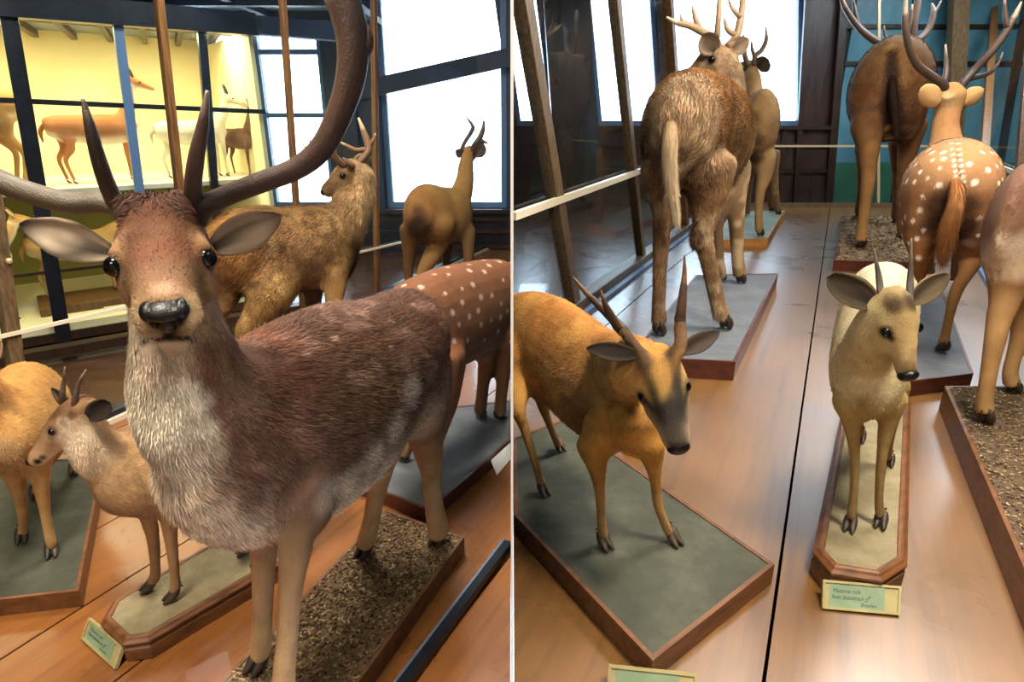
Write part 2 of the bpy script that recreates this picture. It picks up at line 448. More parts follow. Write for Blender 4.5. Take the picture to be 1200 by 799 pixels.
            fo = mesh_obj('fur', VV, FF, M['fur'], s.root, np.clip(KK, 0, 1)); fo['kind'] = 'stuff'
        return ob
    def eye(s, c, r, axis=None):
        return MB().ball(c, r, 16).build('eye', M['eye'], s.root, True)
    def ear(s, *a, **k):
        mb = MB(); ear_mesh(mb, *a, **k); return mb.build('ear', M['ear'], s.root, True)
    def tail(s, pts, rad, col, tipc=None, hair=0):
        mb = MB(); mb.tube(pts, rad, 12); k = len(mb.V); z = np.array(mb.V)
        t = (z[:, 2].max() - z[:, 2]) / max(np.ptp(z[:, 2]), 1e-6); c1 = hx(tipc or col)
        cc = hx(col)[None] * (1 - t[:, None]) + c1[None] * t[:, None]
        o = mesh_obj('tail', z, mb.F, M['skin'], s.root, cc)
        # tassel of hair on the tail, along its length
        nh = 2600; T = np.asarray(pts, float); Tc = cr(T, 8); Rc = cr(np.asarray(rad, float)[:, None], 8)[:, 0]
        i = rng.integers(0, len(Tc) - 1, nh); q = rng.normal(0, 1, (nh, 3)); q /= np.linalg.norm(q, axis=1)[:, None]
        R = Tc[i] + q * Rc[i][:, None] * .9; d = (Tc[i+1] - Tc[i]); d /= np.linalg.norm(d, axis=1)[:, None]; d = d + q * .35; ln = rng.uniform(.02, .05, (nh, 1)) * (np.max(rad) / .03)
        n = q; wv = np.cross(n, d); wv /= np.linalg.norm(wv, axis=1)[:, None]
        VV = np.stack([R - wv*.002, R + wv*.002, R + d * ln], 1).reshape(-1, 3)
        tt = i / len(Tc); kc = (hx(col)[None] * (1 - tt[:, None]) + c1[None] * tt[:, None]) * rng.uniform(.75, 1.25, (nh, 1))
        mesh_obj('hair', VV, [(3*j, 3*j+1, 3*j+2) for j in range(nh)], M['fur'], o, np.clip(np.repeat(kc, 3, 0), 0, 1))['kind'] = 'stuff'
        return o

def frame_of(h, zp):
    """midpoint, heading and leftward direction from the hoof pixels (two hind, two fore)"""
    Hm = (G(*h[0], zp) + G(*h[1], zp)) / 2; Fm = (G(*h[2], zp) + G(*h[3], zp)) / 2
    d = nrm(Fm - Hm); n = np.array([-d[1], d[0], 0]); return Hm, Fm, (Hm + Fm) / 2, d, n
# ================================================================== THE FALLOW BUCK (closest)
def fallow_buck():
    zp = .07; hp = [(515, 633), (430, 646), (305, 779), (333, 842)]
    Hm, Fm, mid, d, n = frame_of(hp, zp)
    a = Animal('fallow_deer', (mid[0], mid[1], zp), 'large brown fallow buck with broad dark antlers and pale throat, facing the viewer', voxel=.0062, smooth=5)
    def l(u, z, v=0): return np.array([mid[0], mid[1], 0]) + d * u + n * v + np.array([0, 0, z])
    back, flank, belly = '#5f402e', '#70523c', '#cfb79a'
    tr = [(l(-.50, .80), .03, .05), (l(-.485, .795), .085, .11), (l(-.41, .775), .135, .155), (l(-.29, .745), .16, .19), (l(-.15, .715), .168, .245),
          (l(0, .705), .168, .265), (l(.13, .715), .16, .255), (l(.24, .735), .142, .235), (l(.33, .78), .115, .18), (l(.40, .82), .075, .12), (l(.43, .83), .03, .05)]
    a.add(Tube(tr, n, [(back, '#6f4e3a', '#c9ae8c')]*2 + [(back, '#694636', belly)]*2 + [(back, flank, '#dcc8ac')]*3 + [('#7a4c35', '#735043', '#cdb79d')]*2 + [('#7b5039', '#8d6d58', '#c9b79f')]*2, -1, .024, 28))
    # neck and throat
    px = lambda x, y, Y: P(x, y, Y)
    nk = [(l(.24, .79), .125, .19), (l(.325, .86), .105, .155), (l(.355, .93), .086, .122), (l(.355, 1.0), .074, .098), (px(203, 352, 1.135), .066, .08), (px(196, 315, 1.14), .062, .07)]
    thr = '#bcae98'
    a.add(Tube(nk, n, [('#6d4430', '#74543f', thr), ('#6a4230', '#7a5c48', thr), ('#684230', '#7d604a', '#b9ab94'), ('#6c4631', '#7a5c46', '#9c8a72'), ('#744b36', '#7a5a44', '#86705a'), ('#7a4f38', '#8f6a50', '#8a7058')], -1, .013, 26))
    # chest
    a.add(Blob(l(.36, .70), (.085, .085, .13), '#cdbda6', .016), Blob(l(.20, .60, .085), (.075, .075, .12), '#8b6a52', .02), Blob(l(.24, .60, -.085), (.07, .07, .11), '#a08870', .02))
    # haunches
    for v in (.085, -.085): a.add(Blob(l(-.35, .66, v), (.085, .085, .16), '#7c5440', .02))
    # head
    hd = Head(px(192, 276, 1.125), px(197, 384, .905), .083)
    hd.prof = [(-.14,.50,.55),(-.02,.78,.9),(.16,.90,1.02),(.34,.95,1.02),(.50,.76,.90),(.66,.64,.72),(.80,.585,.62),(.92,.53,.53),(.985,.40,.38),(1.0,.25,.2)]
    fc = ('#87512f', '#9a6b4b', '#a88362')
    a.add(hd.tube([('#332114', '#4a3421', '#5f4c34'), ('#392517', '#4f3624', '#624c35'), ('#503121', '#553c27', '#5f4a34'), ('#523420', '#573d27', '#624c35'), ('#5d3f2c', '#594027', '#624c34'),
                   ('#6d4e39', '#624a2c', '#6a5437'), ('#775942', '#725b37', '#7a6846'), ('#775c40', '#89724e', '#897755'), ('#423124', '#8f7954', '#8e7d5a'), ('#2a1f17', '#776342', '#776342')], .009))
    for sg in (1, -1):
        a.add(Blob(hd.at(.40, .74 * sg, .46), np.array([.024, .024, .016]), '#80603f', .005, np.array([hd.T, hd.lat, hd.up])), Blob(hd.at(.49, .68 * sg, .02), np.array([.024, .022, .018]), '#8a6a4a', .005, np.array([hd.T, hd.lat, hd.up])), Blob(hd.at(.50, .50 * sg, -.30), (.04, .034, .04), '#9c7350', .006),
              Blob(hd.at(.02, .40 * sg, .80), (.032, .032, .03), '#452a1d', .02))
    a.add(Blob(hd.at(.12, 0, .80), (.06, .045, .035), '#4f3020', .02))
    # lower jaw / chin
    a.add(Blob(hd.at(.90, 0, -.66), (.030, .032, .022), '#ae9674', .006), Blob(hd.at(.86, .36, -.08), (.030, .022, .032), '#a88a64', .006), Blob(hd.at(.86, -.36, -.08), (.030, .022, .032), '#a88a64', .006), Blob(hd.at(.76, 0, -.5), (.04, .04, .026), '#9c7c5a', .008))
    # legs
    lc = ('#b08a62', '#b99468')
    a.leg(hp[3], zp, [(350, 560, 34), (349, 600, 27), (346, 645, 18.5), (340, 695, 13.5), (337, 745, 12), (333, 790, 12.5), (332, 822, 13.5)], n, d, ('#80604a', '#dcb581'), 1.15)
    a.leg(hp[2], zp, [(296, 590, 26), (309, 620, 19), (309, 660, 13.5), (308, 700, 11.5), (307, 735, 11), (305, 762, 12)], n, d, ('#9a7c5c', '#d6ae7a'), 1.1)
    a.leg(hp[0], zp, [(480, 420, 44, 1.80), (489, 470, 36, 1.80), (499, 510, 21, 1.80), (505, 548, 13.5, 1.79), (508, 585, 10.5), (512, 612, 12), (514, 626, 12)], n, d, ('#866048', '#d6ae7a'), 1.15)
    a.leg(hp[1], zp, [(452, 500, 30, 1.70), (447, 540, 18, 1.70), (443, 568, 12, 1.70), (436, 605, 10), (430, 630, 11)], n, d, ('#b59066', '#c9a26c'), 1.15)
    E1, E2 = hd.at(.445, .76, .24), hd.at(.445, -.79, .22)
    nz = hd.at(.955, 0, .10)
    pt = []
    for e in (E1, E2):
        pt += [(e - hd.T * .028 + hd.up * .018, .022, '#a07f60', .6), (e, .031, '#1c1512', .95, 1), (e + hd.T * .030 - hd.up * .010 - hd.lat * .012 * np.sign(np.dot(e - hd.p, hd.lat)), .015, '#1a1310', .85, 1)]
    pt += [(hd.at(1.0, 0, .16), .026, '#15110f', 1, 1), (hd.at(.96, .26, .2), .020, '#15110f', 1, 1), (hd.at(.96, -.26, .2), .020, '#15110f', 1, 1), (hd.at(.99, 0, -.15), .016, '#15110f', .95, 1)]
    for k in np.linspace(-1, 1, 27): pt.append(((196 + 28 * k, 397 + 2.5 * abs(k) ** 2 - 1.5 * k), .0085, '#120c0a', 1, 1))
    pt += [((196 + 13 * k, 405), .014, '#b8a488', .75, 1) for k in (-1.5, -.7, 0, .7, 1.5)] + [((163, 376), .024, '#c2a680', .6), ((230, 376), .024, '#c2a680', .6)] + [((196 + 22 * k, 290 + 4 * abs(k)), .03, '#70402a', .35) for k in (-1.4, -.5, .5, 1.4)] + [((196 + 10 * k, 338), .018, '#a08068', .4) for k in (-1, 0, 1)] + [((x, y), .058, '#e2d0b6', .75) for x, y in ((385, 580), (405, 565), (435, 535), (462, 500), (480, 462))]
    pt += [((236, 470), .032, '#ddd2bd', .75), ((242, 500), .034, '#d9ccb4', .7), ((250, 525), .03, '#cdbfa6', .6), ((220, 455), .03, '#d8ccb8', .6), ((190, 500), .06, '#d0c4ac', .5), ((215, 545), .06, '#cfc2ac', .5)] + [((246 + 3 * k, 410 + 22 * k), .032, '#5f3d2c', .6) for k in range(4)] + [((272 + 4 * k, 490 + 24 * k), .035, '#5f4030', .6) for k in range(5)] + [ (l(.30, 1.0, .085), .05, '#6a4733', .5), (l(-.02, .52, .15), .12, '#e3cdb2', .5), (l(-.25, .58, .15), .10, '#d8c2a4', .45)]
    a.build(paint=pt, mottle=[(7, .16, None), (22, .14, None), (9, .35, '#a98472')], spots=('#9a7864', .012, .075, 34, lambda p, q: p[2] > .72 and p[1] > 1.2 and q[2] > .05 and q[2] < .9),
            fur=170000, fw=.0019, lift=.22, vary=.42)
    for e, sg in ((E1, 1), (E2, -1)): a.eye(e + hd.lat * .003 * sg + hd.up * .003, .0186)
    nb = MB()
    nb.ball(hd.at(.950, 0, .30), (.026, .031, .016), 18, np.array([hd.T, hd.lat, hd.up])); nb.ball(hd.at(.972, 0, .08), (.018, .017, .019), 16, np.array([hd.T, hd.lat, hd.up]))
    for sg in (1, -1): nb.ball(hd.at(.950, .27 * sg, .30), (.020, .013, .015), 14, np.array([hd.T, hd.lat, hd.up])); nb.ball(hd.at(.962, .19 * sg, .12), (.018, .009, .012), 12, np.array([hd.T, hd.lat, hd.up]))
    nb.build('nose', M['nose'], a.root, True)
    tf = -hd.T * -1
    a.ear(P(128, 296, 1.13), P(23, 263, 1.17), .074, np.array([-.05, -1, .22]), '#7a6048', '#b8a48c', cup=.40, tipc='#2c231e')
    a.ear(P(250, 290, 1.12), P(330, 252, 1.16), .070, np.array([.1, -1, -.15]), '#9a7450', '#a58f76', cup=.45, tipc='#6d5644')
    dk = ('#5a4e3c', '#544836', '#17110e'); Y = 1.13  # olive-tan base and middle carry a reflection in the antler's colour
    antler(a.root, [[(150, 262, Y, 10), (143, 246, Y, 12), (118, 237, Y, 12.5), (85, 238, Y-.01, 12.5), (45, 229, Y-.02, 13), (8, 216, Y-.03, 13.5), (-25, 196, Y-.03, 14), (-50, 150, Y-.03, 16), (-60, 95, Y-.02, 22), (-58, 50, Y, 8)],
                    [(140, 244, Y, 11), (128, 222, Y-.02, 9.5), (116, 188, Y-.05, 8.5), (106, 150, Y-.06, 6.5), (97, 116, Y-.06, 2.2)]], dk, tine=('#4a3e30', '#2a201a', '#4a3a2c'))
    antler(a.root, [[(231, 262, Y, 10), (238, 244, Y, 13), (268, 228, Y, 12), (310, 212, Y, 12.5), (350, 196, Y, 13), (378, 172, Y, 14), (397, 135, Y, 15), (410, 95, Y, 17), (414, 55, Y, 19), (408, 20, Y, 20), (396, -15, Y, 20), (384, -60, Y, 16), (380, -95, Y, 5)],
                    [(230, 246, Y, 12), (226, 222, Y-.02, 10), (230, 185, Y-.04, 9), (238, 145, Y-.05, 6.5), (243, 106, Y-.05, 2.2)],
                    [(412, 62, Y, 10), (426, 58, Y, 9), (432, 45, Y, 6), (428, 26, Y, 2.5)]], ('#241915', '#4a3428', '#7a6a60'))
    return a

# ================================================================== the other mounts on that side of the partition
def brocket():
    zp = .075; hp = [(289, 647), (306, 662), (178, 690), (205, 701)]
    Hm, Fm, mid, d, n = frame_of(hp, zp)
    a = Animal('brocket_deer', (mid[0], mid[1], zp), 'small fawn deer with two thin spike antlers and lowered sideways face, on an octagonal plinth', group=None, voxel=.0055, smooth=5)
    def l(u, z, v=0): return np.array([Fm[0], Fm[1], 0]) + d * u + n * v + np.array([0, 0, z])
    bk, fl, be = '#ab8558', '#b99368', '#a3805c'; a.lk = .82
    tr = [(l(-.50, .49), .03, .04), (l(-.46, .49), .07, .09), (l(-.35, .485), .092, .115), (l(-.2, .47), .10, .128), (l(-.07, .47), .10, .13), (l(.02, .485), .085, .115), (l(.075, .50), .058, .078), (l(.10, .505), .025, .03)]
    a.add(Tube(tr, n, (bk, fl, be), -1, .013, 22))
    nk = [(l(-.03, .515), .075, .10), (l(.045, .55), .062, .078), (P(108, 520, l(.09, 0)[1]), .05, .06), (P(97, 497, l(.10, 0)[1]), .044, .05), (P(92, 484, l(.10, 0)[1]), .034, .038)]
    a.add(Tube(nk, n, [('#a87d54', '#bd9468', '#c2a078'), ('#ab825a', '#c3a077', '#cdb28e'), ('#b18d66', '#d0b593', '#d9c5a8'), ('#9a7552', '#d2bb9a', '#d8c6aa'), ('#8a6a4a', '#c0a482', '#cbb798')], -1, .012, 20))
    Y0 = l(.10, 0)[1]
    hd = Head(P(98, 478, Y0), P(38, 543, Y0 - .015), .040)
    a.add(hd.tube([('#6b4c33', '#8a6848', '#b79c78')]*2 + [('#5f4530', '#8b6b4c', '#c0a885'), ('#6f5038', '#9a7756', '#cbb492'), ('#8f6c4c', '#ab8863', '#cfba98'), ('#a07c58', '#b7946c', '#cdb794'), ('#99764f', '#bb9a70', '#c9b391'), ('#4a382a', '#9f815e', '#b79d78'), ('#2a2019', '#5a4635', '#8a7355')], .006))
    for s_ in (1, -1): a.add(Blob(hd.at(.33, .72 * s_, .38), (.016, .015, .014), '#8a6748', .004))
    lg = ('#9a754f', '#a07d58')
    a.leg(hp[2], zp, [(166, 575, 19), (172, 597, 12.5), (178, 622, 8.5), (181, 645, 7), (182, 665, 6.2), (181, 678, 7)], n, d, lg, .8)
    a.leg(hp[3], zp, [(192, 572, 20), (196, 597, 12.5), (200, 628, 8.5), (203, 655, 6.8), (205, 675, 6.2), (205, 688, 7)], n, d, lg, .8)
    a.leg(hp[0], zp, [(268, 560, 24), (282, 595, 13), (290, 612, 8), (289, 630, 6.5), (289, 640, 7)], n, d, lg, .8)
    a.leg(hp[1], zp, [(280, 570, 24), (296, 606, 13), (306, 625, 8), (306, 645, 6.5), (306, 655, 7)], n, d, lg, .8)
    e = hd.at(.36, .90, .30); e2 = hd.at(.36, -.9, .30)
    a.build(paint=[(e, .020, '#20160f', .95), (e + hd.T * .018 - hd.up * .006, .011, '#20160f', .9), ((84, 487), .016, '#3a281a', .7), ((74, 495), .013, '#4a3422', .6), ((50, 536), .012, '#2a1e16', .8), ((44, 541), .014, '#120d0a', 1, 1), ((54, 550), .008, '#2a1d14', .9), ((62, 549), .006, '#2a1d14', .8), ((84, 528), .018, '#e0ceb2', .6), ((100, 512), .016, '#dccaae', .6), (e2, .018, '#20160f', .9), ((60, 512), .012, '#c9a884', .4), (hd.at(.2, 0, 1.), .035, '#4a3322', .7), (hd.at(.4, .95, -.2), .022, '#d6bf9f', .5)],
            mottle=[(14, .14, None), (40, .12, None)], fur=60000, fw=.0014, vary=.32)
    a.eye(e - hd.lat * .002, .0095); a.eye(e2 + hd.lat * .002, .0095)
    MB().ball(hd.at(.97, 0, .14), (.013, .017, .013), 14, np.array([hd.T, hd.lat, hd.up])).build('nose', M['nose'], a.root, True)
    a.ear(P(103, 489, Y0 - .03), P(130, 472, Y0 - .01), .052, np.array([-.2, -1, .1]), '#4a3a2c', '#2a2019', cup=.5, round_=.55)
    a.ear(P(82, 474, Y0 + .03), P(60, 455, Y0 + .06), .040, np.array([-.6, -1, .1]), '#6a5138', '#5a4a3a', cup=.4)
    c = ('#5a4232', '#4a382a', '#8a7358')
    antler(a.root, [[(87, 478, Y0 - .02, 4), (88, 468, Y0 - .02, 3.6), (92, 450, Y0 - .01, 2.6), (101, 433, Y0, .9)]], c)
    antler(a.root, [[(73, 471, Y0 + .02, 4), (73, 462, Y0 + .02, 3.4), (75, 446, Y0 + .03, 2.3), (76, 430, Y0 + .03, .9)]], c)
    return a

def orange_deer():
    zp = .06; hp = [(88, 553), (43, 581), (27, 632), (62, 648)]
    Hm, Fm, mid, d, n = frame_of(hp, zp)
    a = Animal('roe_deer', (mid[0], mid[1], zp), 'orange tan deer on a grey plinth behind the spike-horned deer, head out of view', voxel=.0065, smooth=5)
    Yh, Yf = Hm[1], Fm[1]; a.lk = .82
    def s(x, y, Y, rw, rh): c = P(x, y, Y); return (c, m_of(c, rw), m_of(c, rh))
    tr = [s(54, 458, Yh + .10, 12, 14), s(50, 463, Yh + .07, 24, 30), s(42, 472, Yh - .02, 34, 48), s(34, 486, (Yh + Yf) / 2, 40, 62), s(24, 500, Yf + .04, 40, 60), s(12, 505, Yf - .05, 36, 52), s(4, 508, Yf - .11, 24, 34), s(1, 509, Yf - .13, 9, 12)]
    a.add(Tube(tr, n, ('#b08044', '#b58a52', '#a08058'), -1, .012, 24))
    a.add(Tube([s(8, 488, Yf - .02, 28, 34), s(-14, 462, Yf - .08, 20, 24), s(-30, 445, Yf - .12, 16, 18), s(-38, 434, Yf - .13, 12, 13)], n, ('#b97b3c', '#c08a4e', '#c59a66'), -1, .012, 18))
    hd = Head(P(-32, 432, Yf - .13), P(-74, 470, Yf - .24), .05)
    a.add(hd.tube(('#a8733c', '#b98a52', '#c9a878')))
    lg = ('#b58a56', '#b8935f')
    a.leg(hp[2], zp, [(14, 540, 18), (19, 562, 11.5), (24, 588, 7.5), (27, 610, 6.2), (27, 624, 6.5)], n, d, lg, .85)
    a.leg(hp[3], zp, [(42, 530, 18), (47, 558, 11.5), (51, 588, 8), (55, 612, 6.6), (60, 636, 7)], n, d, lg, .85)
    a.leg(hp[0], zp, [(70, 480, 20), (78, 508, 13), (85, 526, 8), (86, 540, 6.2), (88, 547, 6.5)], n, d, lg, .85)
    a.leg(hp[1], zp, [(40, 510, 16), (44, 540, 9), (46, 556, 6.6), (44, 570, 6), (43, 576, 6.2)], n, d, lg, .85)
    a.build(mottle=[(12, .16, None), (30, .14, None), (8, .3, '#cf9d5c')], fur=45000, fw=.0018, vary=.32)
    a.eye(hd.at(.36, .9, .3), .012); a.eye(hd.at(.36, -.9, .3), .012)
    MB().ball(hd.at(.965, 0, .08), (.016, .02, .015), 12, np.array([hd.T, hd.lat, hd.up])).build('nose', M['nose'], a.root, True)
    a.ear(hd.at(0, .75, .4), hd.at(-.3, 2.2, 1.4), .05, hd.T, '#9a6a38', '#b59a78'); a.ear(hd.at(0, -.75, .4), hd.at(-.3, -2.2, 1.4), .05, hd.T, '#9a6a38', '#b59a78')
    return a

def spotted_near():
    zp = .06; hp = [(470, 540), (502, 556), (562, 486), (585, 493)]
    Hm, Fm, mid, d, n = frame_of(hp, zp)
    a = Animal('axis_deer', (mid[0], mid[1], zp), 'white-spotted reddish deer half hidden behind the rump of the big fallow buck', voxel=.0075, smooth=5)
    def l(u, z, v=0): return np.array([mid[0], mid[1], 0]) + d * u + n * v + np.array([0, 0, z])
    bk, fl, be = '#7d5238', '#855c42', '#b99878'
    tr = [(l(-.37, .66), .03, .05), (l(-.345, .66), .085, .12), (l(-.24, .655), .135, .18), (l(-.05, .635), .15, .215), (l(.12, .625), .15, .215), (l(.3, .62), .14, .205), (l(.42, .65), .11, .17), (l(.5, .68), .05, .08)]
    a.add(Tube(tr, n, (bk, fl, be), -1, .012, 24))
    for v in (.075, -.075): a.add(Blob(l(-.26, .56, v), (.075, .075, .15), '#805840', .012))
    a.add(Tube([(l(.40, .66), .09, .13), (l(.55, .68), .075, .095), (l(.72, .70), .06, .07), (l(.80, .71), .05, .06)], n, (bk, fl, be), -1, .012, 18))
    hd = Head(l(.80, .71), l(1.0, .60), .06); a.add(hd.tube(('#8a5838', '#9a6c48', '#c0a07c')))
    lg = ('#8c5c3c', '#a5805c')
    a.leg(hp[0], zp, [(492, 420, 40, Hm[1]), (500, 465, 22, Hm[1]), (486, 500, 12, Hm[1] + .06), (478, 518, 9), (472, 532, 9)], n, d, lg, 1.)
    a.leg(hp[1], zp, [(505, 420, 42), (513, 465, 26), (512, 500, 14), (508, 525, 9), (504, 545, 9)], n, d, lg, 1.)
    a.leg(hp[2], zp, [(566, 385, 22), (570, 415, 12), (568, 440, 8.5), (565, 462, 7), (563, 478, 7.5)], n, d, lg, 1.)
    a.leg(hp[3], zp, [(590, 385, 22), (590, 415, 12), (589, 442, 8.5), (587, 468, 7), (586, 485, 7.5)], n, d, lg, 1.)
    a.build(spots=('#cbb096', .0125, .055, 110, lambda p, q: p[2] > .48 and q[2] > -.35 and p[0] < 0), mottle=[(10, .14, None), (30, .1, None)], fur=40000, fw=.0022, cut=-1, vary=.32, fur_len=.8)
    return a

def shaggy_mid():
    zp = .06; hp = [(248, 440), (290, 452), (368, 408), (391, 420)]
    Hm, Fm, mid, d, n = frame_of(hp, zp)
    a = Animal('red_deer', (mid[0], mid[1], zp), 'shaggy yellow-brown antlered deer seen from the side, looking back, behind the fallow buck', voxel=.011, smooth=4)
    def s(x, y, rw, rh):
        c = PLN(x, y, mid, n); return (c, rw, m_of(c, rh))
    tr = [s(249, 300, .03, 14), s(254, 298, .10, 32), s(272, 296, .15, 46), s(300, 294, .165, 51), s(335, 293, .165, 49), s(368, 291, .165, 49), s(392, 288, .15, 46), s(408, 287, .09, 32), s(416, 287, .04, 14)]
    ch, da, li = '#9a7446', '#7d5632', '#b7935c'
    a.add(Tube(tr, n, [('#a8763c', '#a5713c', '#7a5433')]*3 + [(ch, '#96714a', '#7a5a3c')]*3 + [('#94714c', '#a5834f', '#8a6a44')]*3, -1, .03, 26))
    nk = [s(396, 272, .115, 32), s(410, 248, .10, 25), s(419, 226, .088, 20), s(421, 208, .08, 18), s(418, 198, .06, 14)]
    a.add(Tube(nk, n, ('#937049', '#a8875c', '#c0a274'), -1, .03, 20))
    Y = PLN(418, 200, mid, n)[1]
    hd = Head(P(419, 198, Y + .03), P(379, 227, Y - .02), .075)
    a.add(hd.tube([('#8a6a48', '#9a7a54', '#b39a70')]*4 + [('#7d5f42', '#8f7050', '#a88c64')]*4 + [('#2f241c', '#5a4534', '#8a7050')], .01))
    lg = ('#a8814c', '#a37a46')
    a.leg(hp[0], zp, [(262, 320, 26), (262, 345, 17), (250, 372, 11), (246, 390, 8.5), (247, 418, 7.5), (248, 432, 8)], n, d, ('#7f5a34', lg[1]), 1.2, hair=.014)
    a.leg(hp[1], zp, [(322, 315, 34), (315, 345, 25), (300, 370, 15), (288, 388, 10.5), (287, 415, 8), (289, 443, 8)], n, d, ('#94703f', lg[1]), 1.2, hair=.014)
    a.leg(hp[2], zp, [(366, 315, 17), (367, 342, 10.5), (367, 370, 7.5), (367, 400, 7)], n, d, ('#4d3826', '#5d4530'), 1.2)
    a.leg(hp[3], zp, [(392, 310, 18), (392, 340, 11.5), (391, 368, 8), (391, 410, 7.5)], n, d, lg, 1.2)
    e = hd.at(.36, .92, .3)
    a.build(paint=[(e, .03, '#2a1d14', .8), ((365, 250), .05, '#5f4330', .5), ((265, 330), .12, '#6e4a28', .4)],
            mottle=[(5, .25, None), (14, .32, None), (7, .55, '#6a4a2c'), (9, .3, '#c4a068')], fur=70000, fw=.0035, vary=.45, lift=.5)
    a.eye(e, .017); a.eye(hd.at(.36, -.92, .3), .017)
    MB().ball(hd.at(.965, 0, .08), (.022, .03, .022), 12, np.array([hd.T, hd.lat, hd.up])).build('nose', M['nose'], a.root, True)
    a.ear(hd.at(.0, .75, .5), P(402, 186, Y - .15), .07, np.array([-.5, -1, 0]), '#6f5438', '#8a7050'); a.ear(hd.at(.0, -.75, .5), P(436, 184, Y + .15), .08, np.array([-.3, -1, 0]), '#9a7a54', '#b39870')
    c = ('#4a3524', '#7a5a3a', '#d8b988')
    antler(a.root, [[(405, 194, Y - .03, 4), (397, 189, Y - .05, 4.2), (391, 180, Y - .08, 4), (391, 166, Y - .1, 3.2), (396, 148, Y - .1, 1.2)], [(393, 184, Y - .07, 3), (378, 182, Y - .1, 2.6), (364, 178, Y - .12, 2.2), (354, 168, Y - .12, 1)],
                    [(366, 178, Y - .12, 2.2), (365, 170, Y - .12, 1.8), (363, 163, Y - .12, .8)]], c)
    antler(a.root, [[(420, 192, Y + .05, 4), (428, 182, Y + .08, 4.4), (432, 172, Y + .1, 4.4), (427, 156, Y + .1, 3.4), (420, 138, Y + .1, 1.2)], [(431, 175, Y + .1, 4), (418, 176, Y + .06, 3), (408, 172, Y + .04, 2.6), (398, 166, Y + .02, 1)],
                    [(431, 173, Y + .1, 3.4), (438, 163, Y + .1, 2), (440, 156, Y + .1, .9)]], c)
    return a

def far_hind():
    zp = .05; hp = [(480, 344), (494, 352), (528, 331), (550, 338)]
    Hm, Fm, mid, d, n = frame_of(hp, zp)
    a = Animal('marsh_deer', (mid[0], mid[1], zp), 'slender dark tan deer with an upright neck seen from behind against the bright window', voxel=.011, smooth=4)
    def s(x, y, Y, rw, rh): c = P(x, y, Y); return (c, m_of(c, rw), m_of(c, rh))
    Yh, Yf = Hm[1], Fm[1]
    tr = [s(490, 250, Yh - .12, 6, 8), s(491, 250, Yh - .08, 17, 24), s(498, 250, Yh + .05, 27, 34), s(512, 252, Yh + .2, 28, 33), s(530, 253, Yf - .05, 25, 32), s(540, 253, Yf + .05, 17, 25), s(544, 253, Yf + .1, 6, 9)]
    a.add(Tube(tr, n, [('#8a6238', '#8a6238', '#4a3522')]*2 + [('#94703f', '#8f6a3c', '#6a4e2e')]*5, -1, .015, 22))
    a.add(Tube([s(536, 240, Yf + .02, 15, 18), s(544, 215, Yf + .08, 10.5, 12), s(546, 195, Yf + .09, 8.5, 9.5), s(547, 182, Yf + .09, 7, 8)], n, ('#8f6c40', '#967246', '#9a7a50'), -1, .01, 18))
    hd = Head(P(548, 182, Yf + .09), P(556, 176, Yf + .33), .06); a.add(hd.tube(('#8f6c40', '#967246', '#9a7a50')))
    lg = ('#8f6a3c', '#7d5c36')
    a.leg(hp[0], zp, [(482, 268, 13), (480, 292, 8), (479, 312, 5.5), (479, 332, 4.6)], n, d, ('#6a4c2c', '#6f5032'), 1.1)
    a.leg(hp[1], zp, [(516, 262, 18), (513, 285, 12.5), (503, 305, 9), (494, 321, 6), (494, 340, 5)], n, d, lg, 1.1)
    a.leg(hp[2], zp, [(526, 275, 9), (523, 295, 5.5), (524, 315, 4.2)], n, d, ('#54402a', '#54402a'), 1.)
    a.leg(hp[3], zp, [(548, 268, 9), (549, 290, 7), (549, 312, 5), (550, 328, 4.4)], n, d, ('#6f5434', '#6f5434'), 1.)
    a.build(paint=[((493, 262), .13, '#2f2115', .8), ((490, 245), .06, '#3a2818', .6)], mottle=[(8, .14, None)], fur=12000, fw=.004, vary=.2)
    a.ear(P(555, 182, Yf + .08), P(567, 168, Yf + .06), .13, np.array([0, -1, 0]), '#4d4038', '#4d4038', round_=.55, cup=.3); a.ear(P(543, 182, Yf + .08), P(534, 176, Yf + .06), .08, np.array([0, -1, 0]), '#6a5540', '#4d4038')
    c = ('#3d3330', '#4a3e3a', '#6a5a50'); Y = Yf + .12
    antler(a.root, [[(552, 178, Y, 3.4), (556, 170, Y, 3.2), (562, 162, Y, 3.4), (566, 152, Y, 2.8), (567, 141, Y, 1.2)], [(561, 163, Y, 2.6), (567, 166, Y, 2), (572, 168, Y, .9)]], c)
    antler(a.root, [[(547, 180, Y, 3), (542, 176, Y, 2.8), (544, 168, Y, 2.4), (552, 155, Y, 2.6), (554, 148, Y, 2.2), (547, 138, Y, 1)]], c)
    return a

# ================================================================== the bay on the other side of the partition
def s_(x, y, Y, rw, rh):
    c = P(x, y, Y); return (c, m_of(c, rw), m_of(c, rh))

